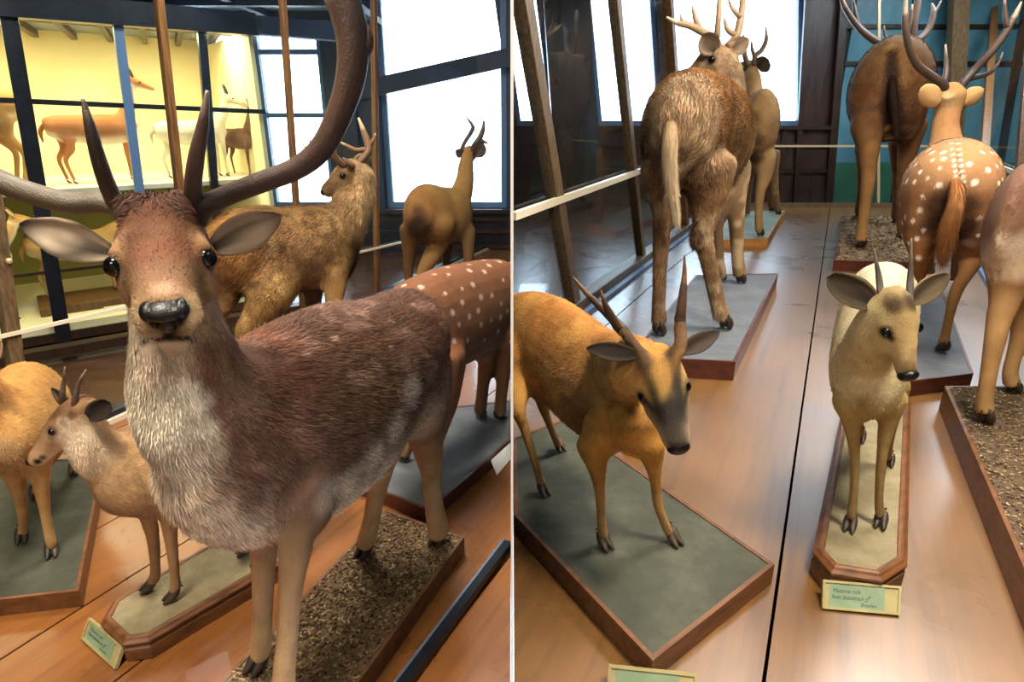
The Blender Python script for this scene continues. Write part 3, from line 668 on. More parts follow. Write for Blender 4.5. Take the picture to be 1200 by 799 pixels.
def muntjac():
    zp = ZR + .06; hp = [(636, 577), (655, 526), (707, 639), (788, 634)]
    Hm, Fm, mid, d, n = frame_of(hp, zp)
    a = Animal('muntjac', (mid[0], mid[1], zp), 'orange muntjac with a dark-striped face and straight antlers, on the green-grey plinth', voxel=.0052, smooth=5)
    Yh, Yf = Hm[1], Fm[1]; a.lk = .68
    S = lambda x, y, rw, rh: (lambda c: (c, rw, m_of(c, rh)))(PLN(x, y, mid, n))
    tr = [S(598, 388, .035, 22), S(604, 390, .075, 42), (S(618, 395, .10, 54)), S(642, 405, .112, 60), S(668, 425, .112, 64), S(692, 446, .105, 68), S(712, 462, .095, 64), S(728, 474, .07, 46), S(736, 480, .03, 18)]
    a.add(Tube(tr, n, [('#b3783a', '#b67e40', '#96704a')]*5 + [('#b07a40', '#ac7c46', '#94704a')]*4, -1, .013, 26))
    a.add(Blob(P(742, 500, Yf), m_of(Fm, 32) * np.array([1, .9, .9]), '#b07c3a', .012), Blob(P(708, 505, Yf + .02), m_of(Fm, 26) * np.array([1, .9, 1.2]), '#b5803a', .012))
    for x_, y_ in ((612, 425),): a.add(Blob(P(x_, y_, Yh), m_of(Hm, 24) * np.array([1, 1, 1.5]), '#b9792e', .012))
    nk = [S(700, 430, .085, 48), S(722, 430, .07, 44), (P(742, 430, Yf - .09), .062, .07), (P(756, 428, Yf - .13), .056, .062), (P(764, 424, Yf - .145), .05, .055)]
    a.add(Tube(nk, n, ('#b57c3e', '#b08046', '#a07a4c'), -1, .012, 22))
    hd = Head(P(766, 416, Yf - .12), P(796, 528, Yf - .235), .0535, left=np.array([1., -.06, .22]))
    hd.prof = [(-.10,.5,.55),(0,.82,.9),(.16,.98,1.1),(.36,1.0,1.08),(.54,.87,.94),(.70,.68,.76),(.84,.56,.62),(.95,.46,.50),(1.0,.28,.28)]
    for b_, t_ in (((775, 447), (729, 387)), ((787, 441), (797, 378))):
        pp = [hd.at(.34, .42 if b_[0] > 780 else -.42, .78), hd.at(.16, .5 if b_[0] > 780 else -.5, .92), P((b_[0] + t_[0]) / 2 + (-2 if b_[0] < 780 else 5), (b_[1] + t_[1]) / 2 - 4, Yf - .165), P(t_[0], t_[1], Yf - .125)]
        a.add(Tube([(q, r, r) for q, r in zip(pp, (.012, .0165, .0150, .0130))], np.array([1., 0, 0]), [('#8f6a3a', '#6a4f30', '#5a4430')] * 4, -1, .006, 14, 4))
    a.add(hd.tube([('#b58440', '#aa7c40', '#a8824c')]*2 + [('#a87c42', '#a07a44', '#ac8c5c'), ('#77603f', '#9a7a4c', '#b09468'), ('#3f382f', '#75624a', '#b8a27c'), ('#3f3830', '#8a7658', '#c8b48e'), ('#6a5e50', '#ab9674', '#c8b692'), ('#3f362e', '#8f7c62', '#b8a584'), ('#1a1613', '#4a3f34', '#7a6a55')], .006))
    for sg in (1, -1): a.add(Blob(hd.at(.33, .74 * sg, .46), (.021, .019, .014), '#9a7a4c', .004, np.array([hd.T, hd.lat, hd.up])), Blob(hd.at(.55, .55 * sg, -.2), (.03, .02, .025), '#a5854f', .006, np.array([hd.T, hd.lat, hd.up])))
    lg = ('#b5823c', '#9a7a50')
    a.leg(hp[2], zp, [(695, 520, 21), (699, 545, 14.5), (702, 568, 10.5), (704, 590, 8.5), (705, 612, 8), (707, 628, 8.6)], n, d, lg, .78)
    a.leg(hp[3], zp, [(758, 515, 22), (765, 540, 14), (768, 563, 10), (771, 590, 8.5), (777, 608, 8), (784, 624, 8.6)], n, d, lg, .78)
    a.leg(hp[0], zp, [(607, 440, 24, Yh), (606, 475, 13), (614, 500, 9), (622, 525, 7.4), (629, 548, 7), (634, 566, 7.6)], n, d, lg, .74)
    a.leg(hp[1], zp, [(628, 440, 22, Yh), (633, 463, 12), (639, 484, 8), (646, 502, 6.6), (653, 518, 7)], n, d, lg, .74)
    e, e2 = hd.at(.40, .79, .36), hd.at(.40, -.79, .36)
    st = '#2f2a26'
    pt = [(e, .0215, '#140d08', 1, 1), (e2, .0215, '#140d08', 1, 1)] + [(hd.at(.40 + .05 * k, sg * (.80 - .09 * k), .42 + .02 * k), .012, '#1a120c', .9) for k in (1, 2, 3) for sg in (1, -1)]
    for q in np.linspace(.08, .62, 12):
        pt += [(hd.at(q, .50 - .3 * (q - .1), 1.0 - .5 * q), .0155, st, .75), (hd.at(q, -.50 + .3 * (q - .1), 1.0 - .5 * q), .0155, st, .75)]
    for q in np.linspace(.5, .86, 7): pt.append((hd.at(q, 0, .95 - .45 * q), .020, '#3d3630', .55))
    pt.append((hd.at(.98, 0, .1), .022, '#0d0b0a', 1))
    a.build(paint=pt, mottle=[(14, .2, None), (42, .16, None), (9, .5, '#cf9c50'), (6, .35, '#8a5a30')], fur=95000, fw=.0014, cut=1, vary=.32)
    a.eye(e, .0128); a.eye(e2, .0128)
    MB().ball(hd.at(.965, 0, .05), (.016, .024, .021), 16, np.array([hd.T, hd.lat, hd.up])).build('nose', M['nose'], a.root, True)
    Y = Yf - .12
    a.ear(P(745, 416, Y - .05), P(687, 408, Y - .02), .038, np.array([.1, -1, .5]), '#4a3d30', '#3a3028', cup=.4, tipc='#2c241e')
    a.ear(P(798, 412, Y - .01), P(843, 389, Y + .03), .040, np.array([-.1, -1, .3]), '#5a4d40', '#4a4038', cup=.4, tipc='#3c342c')
    c1 = ('#4a3828', '#4a3220', '#8a5f36')
    antler(a.root, [[(762, 436, Y - .05, 4), (752, 418, Y - .03, 4), (738, 398, Y, 5), (728, 385, Y + .01, 7.2), (722, 378, Y + .02, 6), (700, 356, Y + .03, 4.4), (684, 340, Y + .03, 2.6), (672, 325, Y + .03, 1)],
                    [(724, 384, Y, 5.5), (716, 370, Y - .01, 5), (709, 356, Y - .02, 3.4), (704, 340, Y - .02, 1)]], c1)
    antler(a.root, [[(791, 432, Y - .06, 4), (794, 412, Y - .04, 4), (797, 388, Y - .01, 5.2), (797, 374, Y, 6.8), (798, 366, Y, 6.0), (800, 345, Y + .01, 4.8), (802, 322, Y + .02, 2.8), (802, 299, Y + .02, .9)]], c1)
    return a

def grey_brocket():
    zp = ZR + .08; hp = [(1041, 543), (1008, 515), (995, 618), (1031, 614)]
    Hm, Fm, mid, d, n = frame_of(hp, zp)
    a = Animal('brocket_deer', (mid[0], mid[1], zp), 'small pale fawn brocket facing the viewer with big dark ears, above the tilted name card', voxel=.005, smooth=5)
    Yh, Yf = Hm[1], Fm[1]; Ym = (Yh + Yf) / 2; a.lk = .70
    tr = [s_(1034, 338, Yh + .18, 10, 10), s_(1034, 342, Yh + .15, 24, 26), s_(1032, 352, Yh + .06, 37, 46), s_(1027, 375, (Yh+Ym)/2, 41, 62), s_(1022, 405, Ym, 42, 72), s_(1019, 428, Yf + .06, 41, 68), s_(1018, 446, Yf - .01, 36, 54), s_(1018, 455, Yf - .05, 22, 34), s_(1018, 458, Yf - .065, 8, 12)]
    a.add(Tube(tr, n, [('#bfb294', '#bdae88', '#a08c62')]*4 + [('#d0bf98', '#c6b488', '#a58e5e')]*5, -1, .011, 26))
    nk = [s_(1016, 420, Yf + .02, 33, 44), s_(1022, 395, Yf - .05, 27, 34), s_(1032, 370, Yf - .08, 23, 27), s_(1039, 352, Yf - .09, 19, 22)]
    a.add(Tube(nk, n, ('#cfbd92', '#c6b488', '#bca878'), -1, .011, 20))
    hd = Head(P(1043, 346, Yf - .085), P(1064, 443, Yf - .165), .0425, left=np.array([1., -.04, .05]))
    hd.prof = [(-.10,.5,.55),(0,.82,.9),(.16,.96,1.1),(.36,1.0,1.08),(.54,.80,.9),(.70,.60,.72),(.84,.48,.58),(.95,.42,.47),(1.0,.25,.26)]
    a.add(hd.tube([('#8d7852', '#a08a5f', '#b8a275')]*2 + [('#7d6848', '#a58e62', '#bba67a'), ('#a08658', '#b0996a', '#c0ab80'), ('#b59a68', '#b8a172', '#c2ae84'), ('#b39868', '#b59e70', '#c0ac84'), ('#a58a5e', '#a8926a', '#b8a47c'), ('#3a3025', '#85714f', '#a89470'), ('#17120e', '#453828', '#7a6848')], .005))
    for sg in (1, -1): a.add(Blob(hd.at(.35, .74 * sg, .46), (.017, .0155, .011), '#a08a5e', .003, np.array([hd.T, hd.lat, hd.up])), Blob(hd.at(.58, .52 * sg, -.2), (.026, .017, .022), '#b39c6c', .005, np.array([hd.T, hd.lat, hd.up])), Blob(hd.at(.10, .42 * sg, .78), (.018, .014, .012), '#5a4830', .006, np.array([hd.T, hd.lat, hd.up])))
    lg = ('#a68b55', '#8a7148')
    a.leg(hp[2], zp, [(994, 468, 19), (998, 495, 12.5), (1001, 522, 9.5), (1002, 550, 7.8), (1000, 582, 7), (997, 606, 7.6)], n, d, lg, .72)
    a.leg(hp[3], zp, [(1044, 466, 19), (1040, 495, 12.5), (1035, 522, 9.5), (1032, 550, 7.8), (1030, 582, 7), (1031, 603, 7.6)], n, d, lg, .72)
    a.leg(hp[0], zp, [(1047, 450, 18), (1045, 490, 10), (1043, 515, 6.4), (1041, 533, 6)], n, d, lg, .68)
    a.leg(hp[1], zp, [(1012, 440, 18), (1011, 470, 9.5), (1010, 490, 6.2), (1008, 506, 6)], n, d, lg, .68)
    e, e2 = hd.at(.43, .78, .38), hd.at(.43, -.78, .38)
    pt = [(e, .019, '#170f09', 1, 1), (e2, .020, '#170f09', 1, 1)] + [(hd.at(.42 + .05 * k, sg * (.83 - .09 * k), .46 + .02 * k), .010, '#1f150d', .9) for k in (1, 2) for sg in (1, -1)] + [ (hd.at(.14, .45, .95), .025, '#3f3020', .85), (hd.at(.14, -.45, .95), .025, '#3f3020', .85), (hd.at(.72, .15, .62), .016, '#7a5f40', .5), (hd.at(.85, 0, .5), .02, '#5a4632', .6), (hd.at(.98, 0, .1), .019, '#0d0b0a', 1), (hd.at(.93, 0, .3), .012, '#15110e', .9)]
    a.build(paint=pt, mottle=[(16, .10, None), (50, .12, None)], fur=80000, fw=.0013, vary=.3)
    a.eye(e, .0112); a.eye(e2, .0112)
    MB().ball(hd.at(.965, 0, .05), (.0145, .0215, .0205), 14, np.array([hd.T, hd.lat, hd.up])).build('nose', M['nose'], a.root, True)
    Y = Yf - .085
    a.ear(P(1026, 356, Y), P(969, 325, Y + .01), .066, np.array([.05, -1, .2]), '#8a7450', '#3f352a', cup=.42, round_=.6, tipc='#3a3026')
    a.ear(P(1067, 353, Y - .01), P(1112, 322, Y + .02), .052, np.array([.0, -1, .2]), '#8a7450', '#5a4c38', cup=.42, round_=.7, tipc='#4a3e30')
    c1 = ('#55483a', '#4a4038', '#75695a')
    antler(a.root, [[(1034, 352, Y - .01, 5), (1032, 342, Y, 4.2), (1030, 325, Y + .02, 3.4), (1024, 291, Y + .04, .9)]], c1)
    antler(a.root, [[(1065, 352, Y - .02, 5), (1066, 342, Y - .01, 4.2), (1067, 322, Y + .01, 3.4), (1068, 279, Y + .03, .9)]], c1)
    return a

def big_shaggy():
    zp = ZR + .09; hp = [(772, 393), (850, 386), (845, 329), (868, 332)]
    Hm, Fm, mid, d, n = frame_of(hp, zp)
    a = Animal('red_deer', (mid[0], mid[1], zp), 'tall shaggy grey-brown deer seen from behind, with a long pale tail and head turned aside', voxel=.0095, smooth=4)
    Yh, Yf = Hm[1], Fm[1]
    tr = [s_(795, 158, Yh - .14, 16, 22), s_(795, 156, Yh - .10, 33, 48), s_(797, 155, Yh - .02, 44, 62), s_(803, 154, Yh + .15, 48, 66), s_(814, 153, Yh + .4, 47, 64), s_(828, 156, (Yh+Yf)/2 + .1, 44, 62), s_(842, 162, Yf - .1, 38, 58), s_(852, 165, Yf + .05, 28, 44), s_(856, 165, Yf + .12, 10, 16)]
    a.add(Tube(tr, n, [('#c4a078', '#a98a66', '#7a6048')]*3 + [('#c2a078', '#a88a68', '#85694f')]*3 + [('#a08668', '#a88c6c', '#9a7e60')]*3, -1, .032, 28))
    a.add(Tube([s_(844, 135, Yf - .02, 27, 34), s_(851, 112, Yf + .05, 21, 25), s_(852, 88, Yf + .08, 17, 19), s_(849, 70, Yf + .08, 14, 15), s_(846, 62, Yf + .08, 10, 11)], n, ('#a88a68', '#b89a74', '#b89c78'), -1, .03, 20))
    hd = Head(P(847, 66, Yf + .08), P(804, 94, Yf + .06), .085)
    a.add(hd.tube([('#8a6d50', '#97795a', '#a88c68')]*5 + [('#85694c', '#947656', '#a88c68')]*4, .012))
    lg = ('#8d6b48', '#7d5f42')
    a.leg(hp[0], zp, [(777, 195, 27), (777, 225, 19), (777, 252, 12), (775, 278, 10), (773, 320, 8), (772, 355, 7.6), (772, 378, 9)], n, d, ('#856343', '#7f6144'), 1.5, hair=.016)
    a.leg(hp[1], zp, [(828, 195, 34), (829, 228, 24), (826, 258, 14.5), (824, 278, 11), (832, 315, 9), (840, 350, 8.6), (846, 372, 10)], n, d, ('#94714c', '#8a6b4a'), 1.5, hair=.018)
    a.leg(hp[2], zp, [(840, 215, 15), (839, 258, 9.5), (841, 290, 7), (844, 318, 7)], n, d, ('#6f563c', '#755b40'), 1.4)
    a.leg(hp[3], zp, [(862, 195, 18), (862, 235, 12), (863, 268, 9), (864, 300, 7.4), (867, 322, 8)], n, d, ('#8f7350', '#8a6d4a'), 1.4)
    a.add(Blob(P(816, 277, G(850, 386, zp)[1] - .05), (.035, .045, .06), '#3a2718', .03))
    e = hd.at(.38, .92, .35)
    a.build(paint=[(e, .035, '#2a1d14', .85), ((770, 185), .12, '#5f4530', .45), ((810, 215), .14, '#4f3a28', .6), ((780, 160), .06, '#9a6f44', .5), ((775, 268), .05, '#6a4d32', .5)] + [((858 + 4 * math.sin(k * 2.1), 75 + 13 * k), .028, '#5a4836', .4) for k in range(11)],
            mottle=[(5, .2, None), (14, .28, None), (6, .5, '#6b4d34'), (8, .5, '#cdb38c')], fur=110000, fw=.003, vary=.42, lift=.42)
    a.eye(e, .019); a.eye(hd.at(.38, -.92, .3), .019)
    MB().ball(hd.at(.965, 0, .08), (.026, .034, .025), 12, np.array([hd.T, hd.lat, hd.up])).build('nose', M['nose'], a.root, True)
    t = [P(788, 128, Yh - .04), P(785, 165, Yh - .20), P(785, 200, Yh - .22), P(788, 230, Yh - .21), P(792, 256, Yh - .2)]
    a.tail(t, [m_of(t[0], 5), m_of(t[0], 9), m_of(t[0], 8), m_of(t[0], 6.5), m_of(t[0], 1.5)], '#a5845e', '#d4bf9c')
    a.ear(P(838, 60, Yf - .02), P(822, 42, Yf - .06), .13, np.array([-.3, -1, 0]), '#6f5a46', '#85705a', cup=.4, round_=.6); a.ear(P(856, 60, Yf + .1), P(878, 46, Yf + .1), .11, np.array([0, -1, 0]), '#8a6d50', '#85705a', cup=.4)
    c1 = ('#8a6a48', '#b3926a', '#e0cda8'); Y = Yf + .06
    antler(a.root, [[(842, 56, Y, 4.5), (838, 46, Y - .02, 4.5), (824, 38, Y - .05, 4.4), (808, 30, Y - .08, 4), (794, 27, Y - .1, 3), (781, 20, Y - .1, 1.1)], [(820, 36, Y - .05, 4), (815, 22, Y - .05, 3), (811, 6, Y - .05, 1.2)], [(800, 28, Y - .08, 2.6), (797, 16, Y - .08, 1)],
                    [(840, 44, Y - .02, 4), (842, 20, Y - .02, 3.2), (843, -8, Y, 2.6), (840, -40, Y, 1.2)]], c1)
    antler(a.root, [[(852, 55, Y + .04, 4.5), (862, 44, Y + .08, 4.6), (867, 28, Y + .1, 4.2), (870, 5, Y + .12, 3.6), (872, -30, Y + .12, 2.6), (868, -60, Y + .12, 1.1)], [(863, 42, Y + .08, 3.4), (852, 34, Y + .06, 2.8), (849, 18, Y + .06, 1.2)],
                    [(868, 20, Y + .1, 3), (858, 10, Y + .1, 2), (853, -4, Y + .1, 1)]], c1)
    return a

def far_stag():
    zp = ZR + .08; hp = [(875, 251), (891, 277), (904, 248), (912, 252)]
    Hm, Fm, mid, d, n = frame_of([(875, 251), (891, 277), (889, 243), (905, 249)], zp)
    d = nrm(np.array([.40, .92, 0])); n = np.array([-d[1], d[0], 0])
    a = Animal('fallow_deer', (mid[0], mid[1], zp), 'pale brown antlered deer on a small plinth, partly hidden behind the shaggy grey-brown deer', voxel=.012, smooth=4)
    Yh = G(891, 277, zp)[1]
    tr = [s_(890, 152, Yh - .1, 8, 12), s_(890, 152, Yh - .04, 17, 32), s_(890, 150, Yh + .1, 21.5, 42), s_(890, 148, Yh + .35, 22, 41), s_(890, 148, Yh + .6, 21, 40), s_(889, 147, Yh + .8, 17, 34), s_(888, 147, Yh + .95, 7, 14)]
    a.add(Tube(tr, n, [('#a88355', '#96714a', '#7a5a3a')]*7, -1, .02, 22))
    a.add(Tube([s_(884, 135, Yh + .75, 14, 20), s_(882, 110, Yh + .9, 11.5, 13), s_(881, 90, Yh + .95, 10, 11), s_(880, 78, Yh + .95, 7, 8)], n, ('#a88358', '#ab885c', '#b39468'), -1, .015, 16))
    hd = Head(P(880, 80, Yh + .95), P(866, 92, Yh + 1.25), .085); a.add(hd.tube(('#a3825a', '#a88a60', '#b89c74')))
    lg = ('#94714a', '#7f6142')
    a.leg(hp[1], zp, [(895, 182, 14), (896, 205, 9), (891, 225, 5.8), (889, 250, 4.6), (890, 268, 5)], n, d, ('#a8875a', '#94724a'), 1.4)
    a.leg(hp[0], zp, [(878, 182, 12), (877, 205, 7), (876, 225, 4.6), (875, 243, 4.4)], n, d, ('#7a5a3c', '#7a5a3c'), 1.4)
    a.leg(hp[2], zp, [(902, 185, 8), (903, 210, 5), (903, 232, 4.2)], n, d, ('#8a6a46', '#7a5c3e'), 1.3)
    a.leg(hp[3], zp, [(906, 180, 8), (907, 205, 5), (909, 230, 4.2), (911, 244, 4.4)], n, d, ('#7a5f42', '#6d5238'), 1.3)
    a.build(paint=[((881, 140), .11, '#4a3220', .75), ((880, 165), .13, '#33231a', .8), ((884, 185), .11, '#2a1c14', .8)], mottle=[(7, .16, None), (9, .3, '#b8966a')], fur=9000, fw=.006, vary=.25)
    Y = Yh + .9
    a.ear(P(888, 80, Y), P(901, 70, Y - .05), .17, np.array([0, -1, 0]), '#6a5a4a', '#54473a', round_=.55); a.ear(P(874, 82, Y), P(866, 74, Y), .12, np.array([0, -1, 0]), '#8a7050', '#54473a')
    c1 = ('#6a5440', '#8a7055', '#c9b08a')
    antler(a.root, [[(884, 76, Y, 3), (885, 66, Y, 3), (893, 58, Y, 2.8), (898, 46, Y, 2.4), (897, 31, Y, 1)], [(884, 66, Y, 2.4), (881, 56, Y, 1.8), (881, 47, Y, .8)]], c1)
    antler(a.root, [[(877, 77, Y, 3), (873, 66, Y, 3), (872, 52, Y, 2.4), (871, 40, Y, 1)]], c1)
    return a

def red_stag():
    zp = ZR + .08; hp = [(1009, 291), (1058, 281), (1007, 254), (1050, 262)]
    Hm, Fm, mid, d, n = frame_of([(1009, 291), (1058, 281), (1020, 256), (1058, 252)], zp)
    d = nrm(np.array([.25, .97, 0])); n = np.array([-d[1], d[0], 0])
    a = Animal('sambar_deer', (mid[0], mid[1], zp), 'tall red-brown stag with a dark streak down its rump, on the gravel plinth', voxel=.0125, smooth=4)
    Yh = (Hm[1])
    tr = [s_(1043, 112, Yh - .16, 12, 16), s_(1043, 110, Yh - .12, 30, 42), s_(1043, 107, Yh - .02, 42, 56), s_(1043, 105, Yh + .2, 44.5, 58), s_(1044, 102, Yh + .55, 43, 56), s_(1045, 100, Yh + .9, 40, 53), s_(1047, 98, Yh + 1.15, 33, 45), s_(1048, 98, Yh + 1.3, 12, 18)]
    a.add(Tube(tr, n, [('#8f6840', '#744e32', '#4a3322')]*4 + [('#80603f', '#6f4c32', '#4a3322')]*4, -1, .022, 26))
    for x in (1020, 1066): a.add(Blob(P(x, 130, Yh), m_of(P(x, 130, Yh), 1) * np.array([19, 19, 36]), '#724a2e', .02))
    a.add(Tube([s_(1050, 90, Yh + 1.0, 22, 30), s_(1054, 70, Yh + 1.35, 16, 20), s_(1056, 58, Yh + 1.5, 13, 15), s_(1056, 54, Yh + 1.55, 9, 10)], n, ('#7a5535', '#7f5a3a', '#85633f'), -1, .02, 16))
    hd = Head(P(1056, 56, Yh + 1.5), P(1060, 78, Yh + 1.95), .1); a.add(hd.tube(('#7a5535', '#7f5a3a', '#85633f')))
    lg = ('#94683a', '#85603c')
    a.leg(hp[0], zp, [(1016, 145, 19), (1018, 172, 12.5), (1018, 195, 8.6), (1017, 215, 7.6), (1013, 245, 6), (1010, 272, 6.2), (1009, 282, 7)], n, d, ('#75502f', '#a87c48'), 1.6)
    a.leg(hp[1], zp, [(1068, 145, 17), (1064, 175, 11), (1060, 200, 8), (1058, 222, 7.2), (1057, 248, 5.8), (1058, 268, 6.4)], n, d, ('#6f4b2e', '#7a5633'), 1.6)
    a.leg(hp[2], zp, [(1012, 165, 10), (1011, 205, 6), (1009, 230, 4.8), (1007, 246, 5)], n, d, ('#6a4729', '#6d4c2e'), 1.6)
    a.leg(hp[3], zp, [(1052, 165, 10), (1052, 205, 6), (1051, 235, 4.8), (1050, 252, 5)], n, d, ('#5f4029', '#5f432c'), 1.6)
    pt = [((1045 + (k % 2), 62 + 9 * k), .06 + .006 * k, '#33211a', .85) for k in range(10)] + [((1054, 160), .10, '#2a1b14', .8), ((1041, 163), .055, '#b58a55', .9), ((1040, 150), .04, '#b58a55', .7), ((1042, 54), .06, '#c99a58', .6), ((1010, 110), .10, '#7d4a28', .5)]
    a.build(paint=pt, mottle=[(6, .18, None), (16, .16, None), (8, .3, '#a8743c')], fur=45000, fw=.005, vary=.4)
    t = [P(1045, 88, Yh - .17), P(1047, 110, Yh - .24), P(1049, 135, Yh - .22), P(1051, 158, Yh - .2)]
    a.tail(t, [m_of(t[0], 3), m_of(t[0], 4.5), m_of(t[0], 4), m_of(t[0], 1.5)], '#33221a')
    c1 = ('#3a2e26', '#564438', '#86705c'); Y = Yh + 1.5
    antler(a.root, [[(1050, 58, Y, 4), (1034, 52, Y, 4.2), (1020, 44, Y, 4.2), (1008, 34, Y, 3.8), (997, 20, Y, 3.4), (988, 4, Y, 2.8), (980, -20, Y, 1)], [(1006, 31, Y, 3), (1002, 15, Y, 2.4), (999, -6, Y, 1)], [(1042, 54, Y, 3), (1037, 42, Y, 2), (1036, 30, Y, .8)]], c1)
    antler(a.root, [[(1062, 58, Y, 4), (1072, 50, Y, 4.2), (1083, 41, Y, 4), (1090, 30, Y, 3.6), (1094, 14, Y, 3), (1092, 4, Y, 1)], [(1093, 17, Y, 2.4), (1098, 10, Y, 1.8), (1103, 1, Y, .8)], [(1070, 50, Y, 4.6), (1071, 28, Y, 4.4), (1075, 5, Y, 4), (1077, -20, Y, 2)]], ('#3a302a', '#5a4a40', '#8a7868'))
    return a

def spotted_rear():
    zp = ZR + .07; hp = [(1070, 352), (1104, 413), (1090, 322), (1118, 330)]
    H1, H2 = G(1062, 395, zp), G(1104, 413, zp)
    d = nrm(np.array([.30, .95, 0])); n = np.array([-d[1], d[0], 0]); Hm = (H1 + H2) / 2; Yh = Hm[1]
    a = Animal('axis_deer', (Hm[0], Hm[1], zp), 'chestnut deer with rows of white spots and long upswept antlers, seen from behind', voxel=.0085, smooth=5)
    a.lk = .75
    tr = [s_(1114, 242, Yh - .15, 14, 18), s_(1114, 240, Yh - .12, 34, 40), s_(1114, 234, Yh - .03, 49, 58), s_(1113, 226, Yh + .15, 52, 61), s_(1112, 216, Yh + .40, 47, 52), s_(1111, 210, Yh + .6, 38, 46), s_(1110, 205, Yh + .72, 18, 24)]
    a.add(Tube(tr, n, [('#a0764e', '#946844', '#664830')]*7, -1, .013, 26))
    for x, y in ((1085, 255), (1144, 252)): a.add(Blob(P(x, y, Yh - .02), m_of(Hm, 1) * np.array([21, 21, 46]), '#906440', .012))
    a.add(Tube([s_(1110, 195, Yh + .5, 26, 30), s_(1108, 168, Yh + .68, 17, 19), s_(1108, 145, Yh + .75, 13.5, 15), s_(1111, 128, Yh + .78, 14, 15), s_(1112, 118, Yh + .78, 12, 13)], n, [('#946a42', '#a0764c', '#b08c64')]*5, -1, .012, 18))
    hd = Head(P(1113, 112, Yh + .76), P(1118, 138, Yh + 1.0), .072); hd.prof = [(-.16,.50,.55),(-.02,.95,1.0),(.16,1.05,1.12),(.36,1.0,1.08),(.54,.76,.90),(.70,.60,.70),(.86,.54,.60),(.96,.46,.48),(1.0,.25,.26)]
    a.add(hd.tube([('#9c7548', '#a88354', '#b89a70')]*9))
    a.leg(hp[1], zp, [(1148, 258, 26), (1142, 295, 17), (1131, 322, 11), (1121, 340, 9.2), (1113, 368, 6.8), (1108, 392, 6.8), (1105, 404, 8)], n, d, ('#8a6040', '#a87c48'), 1.15)
    a.leg((1064, 397), zp, [(1081, 262, 24), (1079, 295, 15), (1077, 322, 9.5), (1071, 345, 7.6), (1066, 372, 6.5), (1064, 388, 7)], n, d, ('#94602f', '#a07442'), 1.15)
    a.leg(hp[2], zp, [(1094, 260, 14), (1090, 288, 8), (1090, 305, 5.6), (1090, 315, 5.4)], n, d, ('#8a6a45', '#8a6a45'), 1.)
    a.leg(hp[3], zp, [(1124, 262, 12), (1121, 290, 7), (1119, 308, 5.4), (1118, 322, 5.4)], n, d, ('#7a5a3a', '#7a5a3a'), 1.)
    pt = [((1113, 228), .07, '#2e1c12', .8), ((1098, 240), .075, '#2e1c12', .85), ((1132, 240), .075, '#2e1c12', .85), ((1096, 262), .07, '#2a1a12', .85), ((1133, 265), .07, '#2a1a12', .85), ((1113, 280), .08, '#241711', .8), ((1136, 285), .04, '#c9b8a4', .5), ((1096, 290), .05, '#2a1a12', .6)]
    pt += [((1119 + sx * 4 + k * .9, 168 + 6.5 * k), .0105, '#f0e2c8', .95) for k in range(9) for sx in (-1, 1)] + [((1120 + k * .9, 166 + 6.5 * k), .012, '#4a2c1a', .5) for k in range(9)]
    pt = pt[:8] + [q for q in pt[8:]]
    def ok(p, q):
        x, y = proj(p); return q[2] > -.55 and p[2] > ZR + .36 and y > 172 and y < 318 and not (1088 < x < 1142 and y > 218) and not 1108 < x < 1133
    a.build(paint=pt, spots=('#f0e0c4', .0125, .044, 190, ok), mottle=[(10, .12, None), (30, .1, None)], fur=40000, fw=.0024, vary=.34, fur_len=.8)
    t = [P(1119, 212, Yh - .16), P(1122, 225, Yh - .22), P(1119, 245, Yh - .25), P(1112, 268, Yh - .24), P(1107, 288, Yh - .22), P(1105, 302, Yh - .21)]
    a.tail(t, [m_of(t[0], 5), m_of(t[0], 7.5), m_of(t[0], 8.5), m_of(t[0], 10), m_of(t[0], 8), m_of(t[0], 2.5)], '#a86f3c', '#6a4224')
    Y = Yh + .75
    a.ear(P(1101, 121, Y), P(1079, 103, Y - .04), .11, np.array([0, 1, .1]), '#b8925f', '#b58f66', round_=.62, cup=.3); a.ear(P(1128, 121, Y), P(1153, 104, Y - .02), .10, np.array([0, 1, .1]), '#b8925f', '#b58f66', round_=.68, cup=.3)
    c1 = ('#2c211c', '#4f3f36', '#b09a82')
    antler(a.root, [[(1110, 108, Y, 4.8), (1104, 98, Y, 5), (1091, 89, Y, 4.6), (1075, 76, Y - .03, 4.4), (1065, 55, Y - .06, 4.2), (1061, 30, Y - .08, 3.8), (1061, 8, Y - .08, 2.8), (1063, -12, Y - .08, 1)], [(1106, 98, Y, 3.8), (1109, 82, Y + .04, 3), (1108, 52, Y + .06, 1)], [(1064, 38, Y - .07, 3), (1068, 22, Y - .07, 3), (1069, 5, Y - .07, 1)]], c1)
    antler(a.root, [[(1124, 108, Y, 4.8), (1129, 97, Y, 5), (1142, 82, Y, 4.6), (1158, 65, Y - .03, 4.4), (1174, 45, Y - .05, 4.2), (1183, 30, Y - .06, 3.8), (1191, 15, Y - .06, 2.8), (1197, 2, Y - .06, 1)], [(1138, 92, Y, 3), (1158, 86, Y + .02, 2.6), (1170, 74, Y + .03, 1.8), (1175, 61, Y + .03, .8)], [(1181, 32, Y - .06, 3.4), (1178, 18, Y - .05, 2.8), (1177, -4, Y - .05, 1)]], c1)
    return a

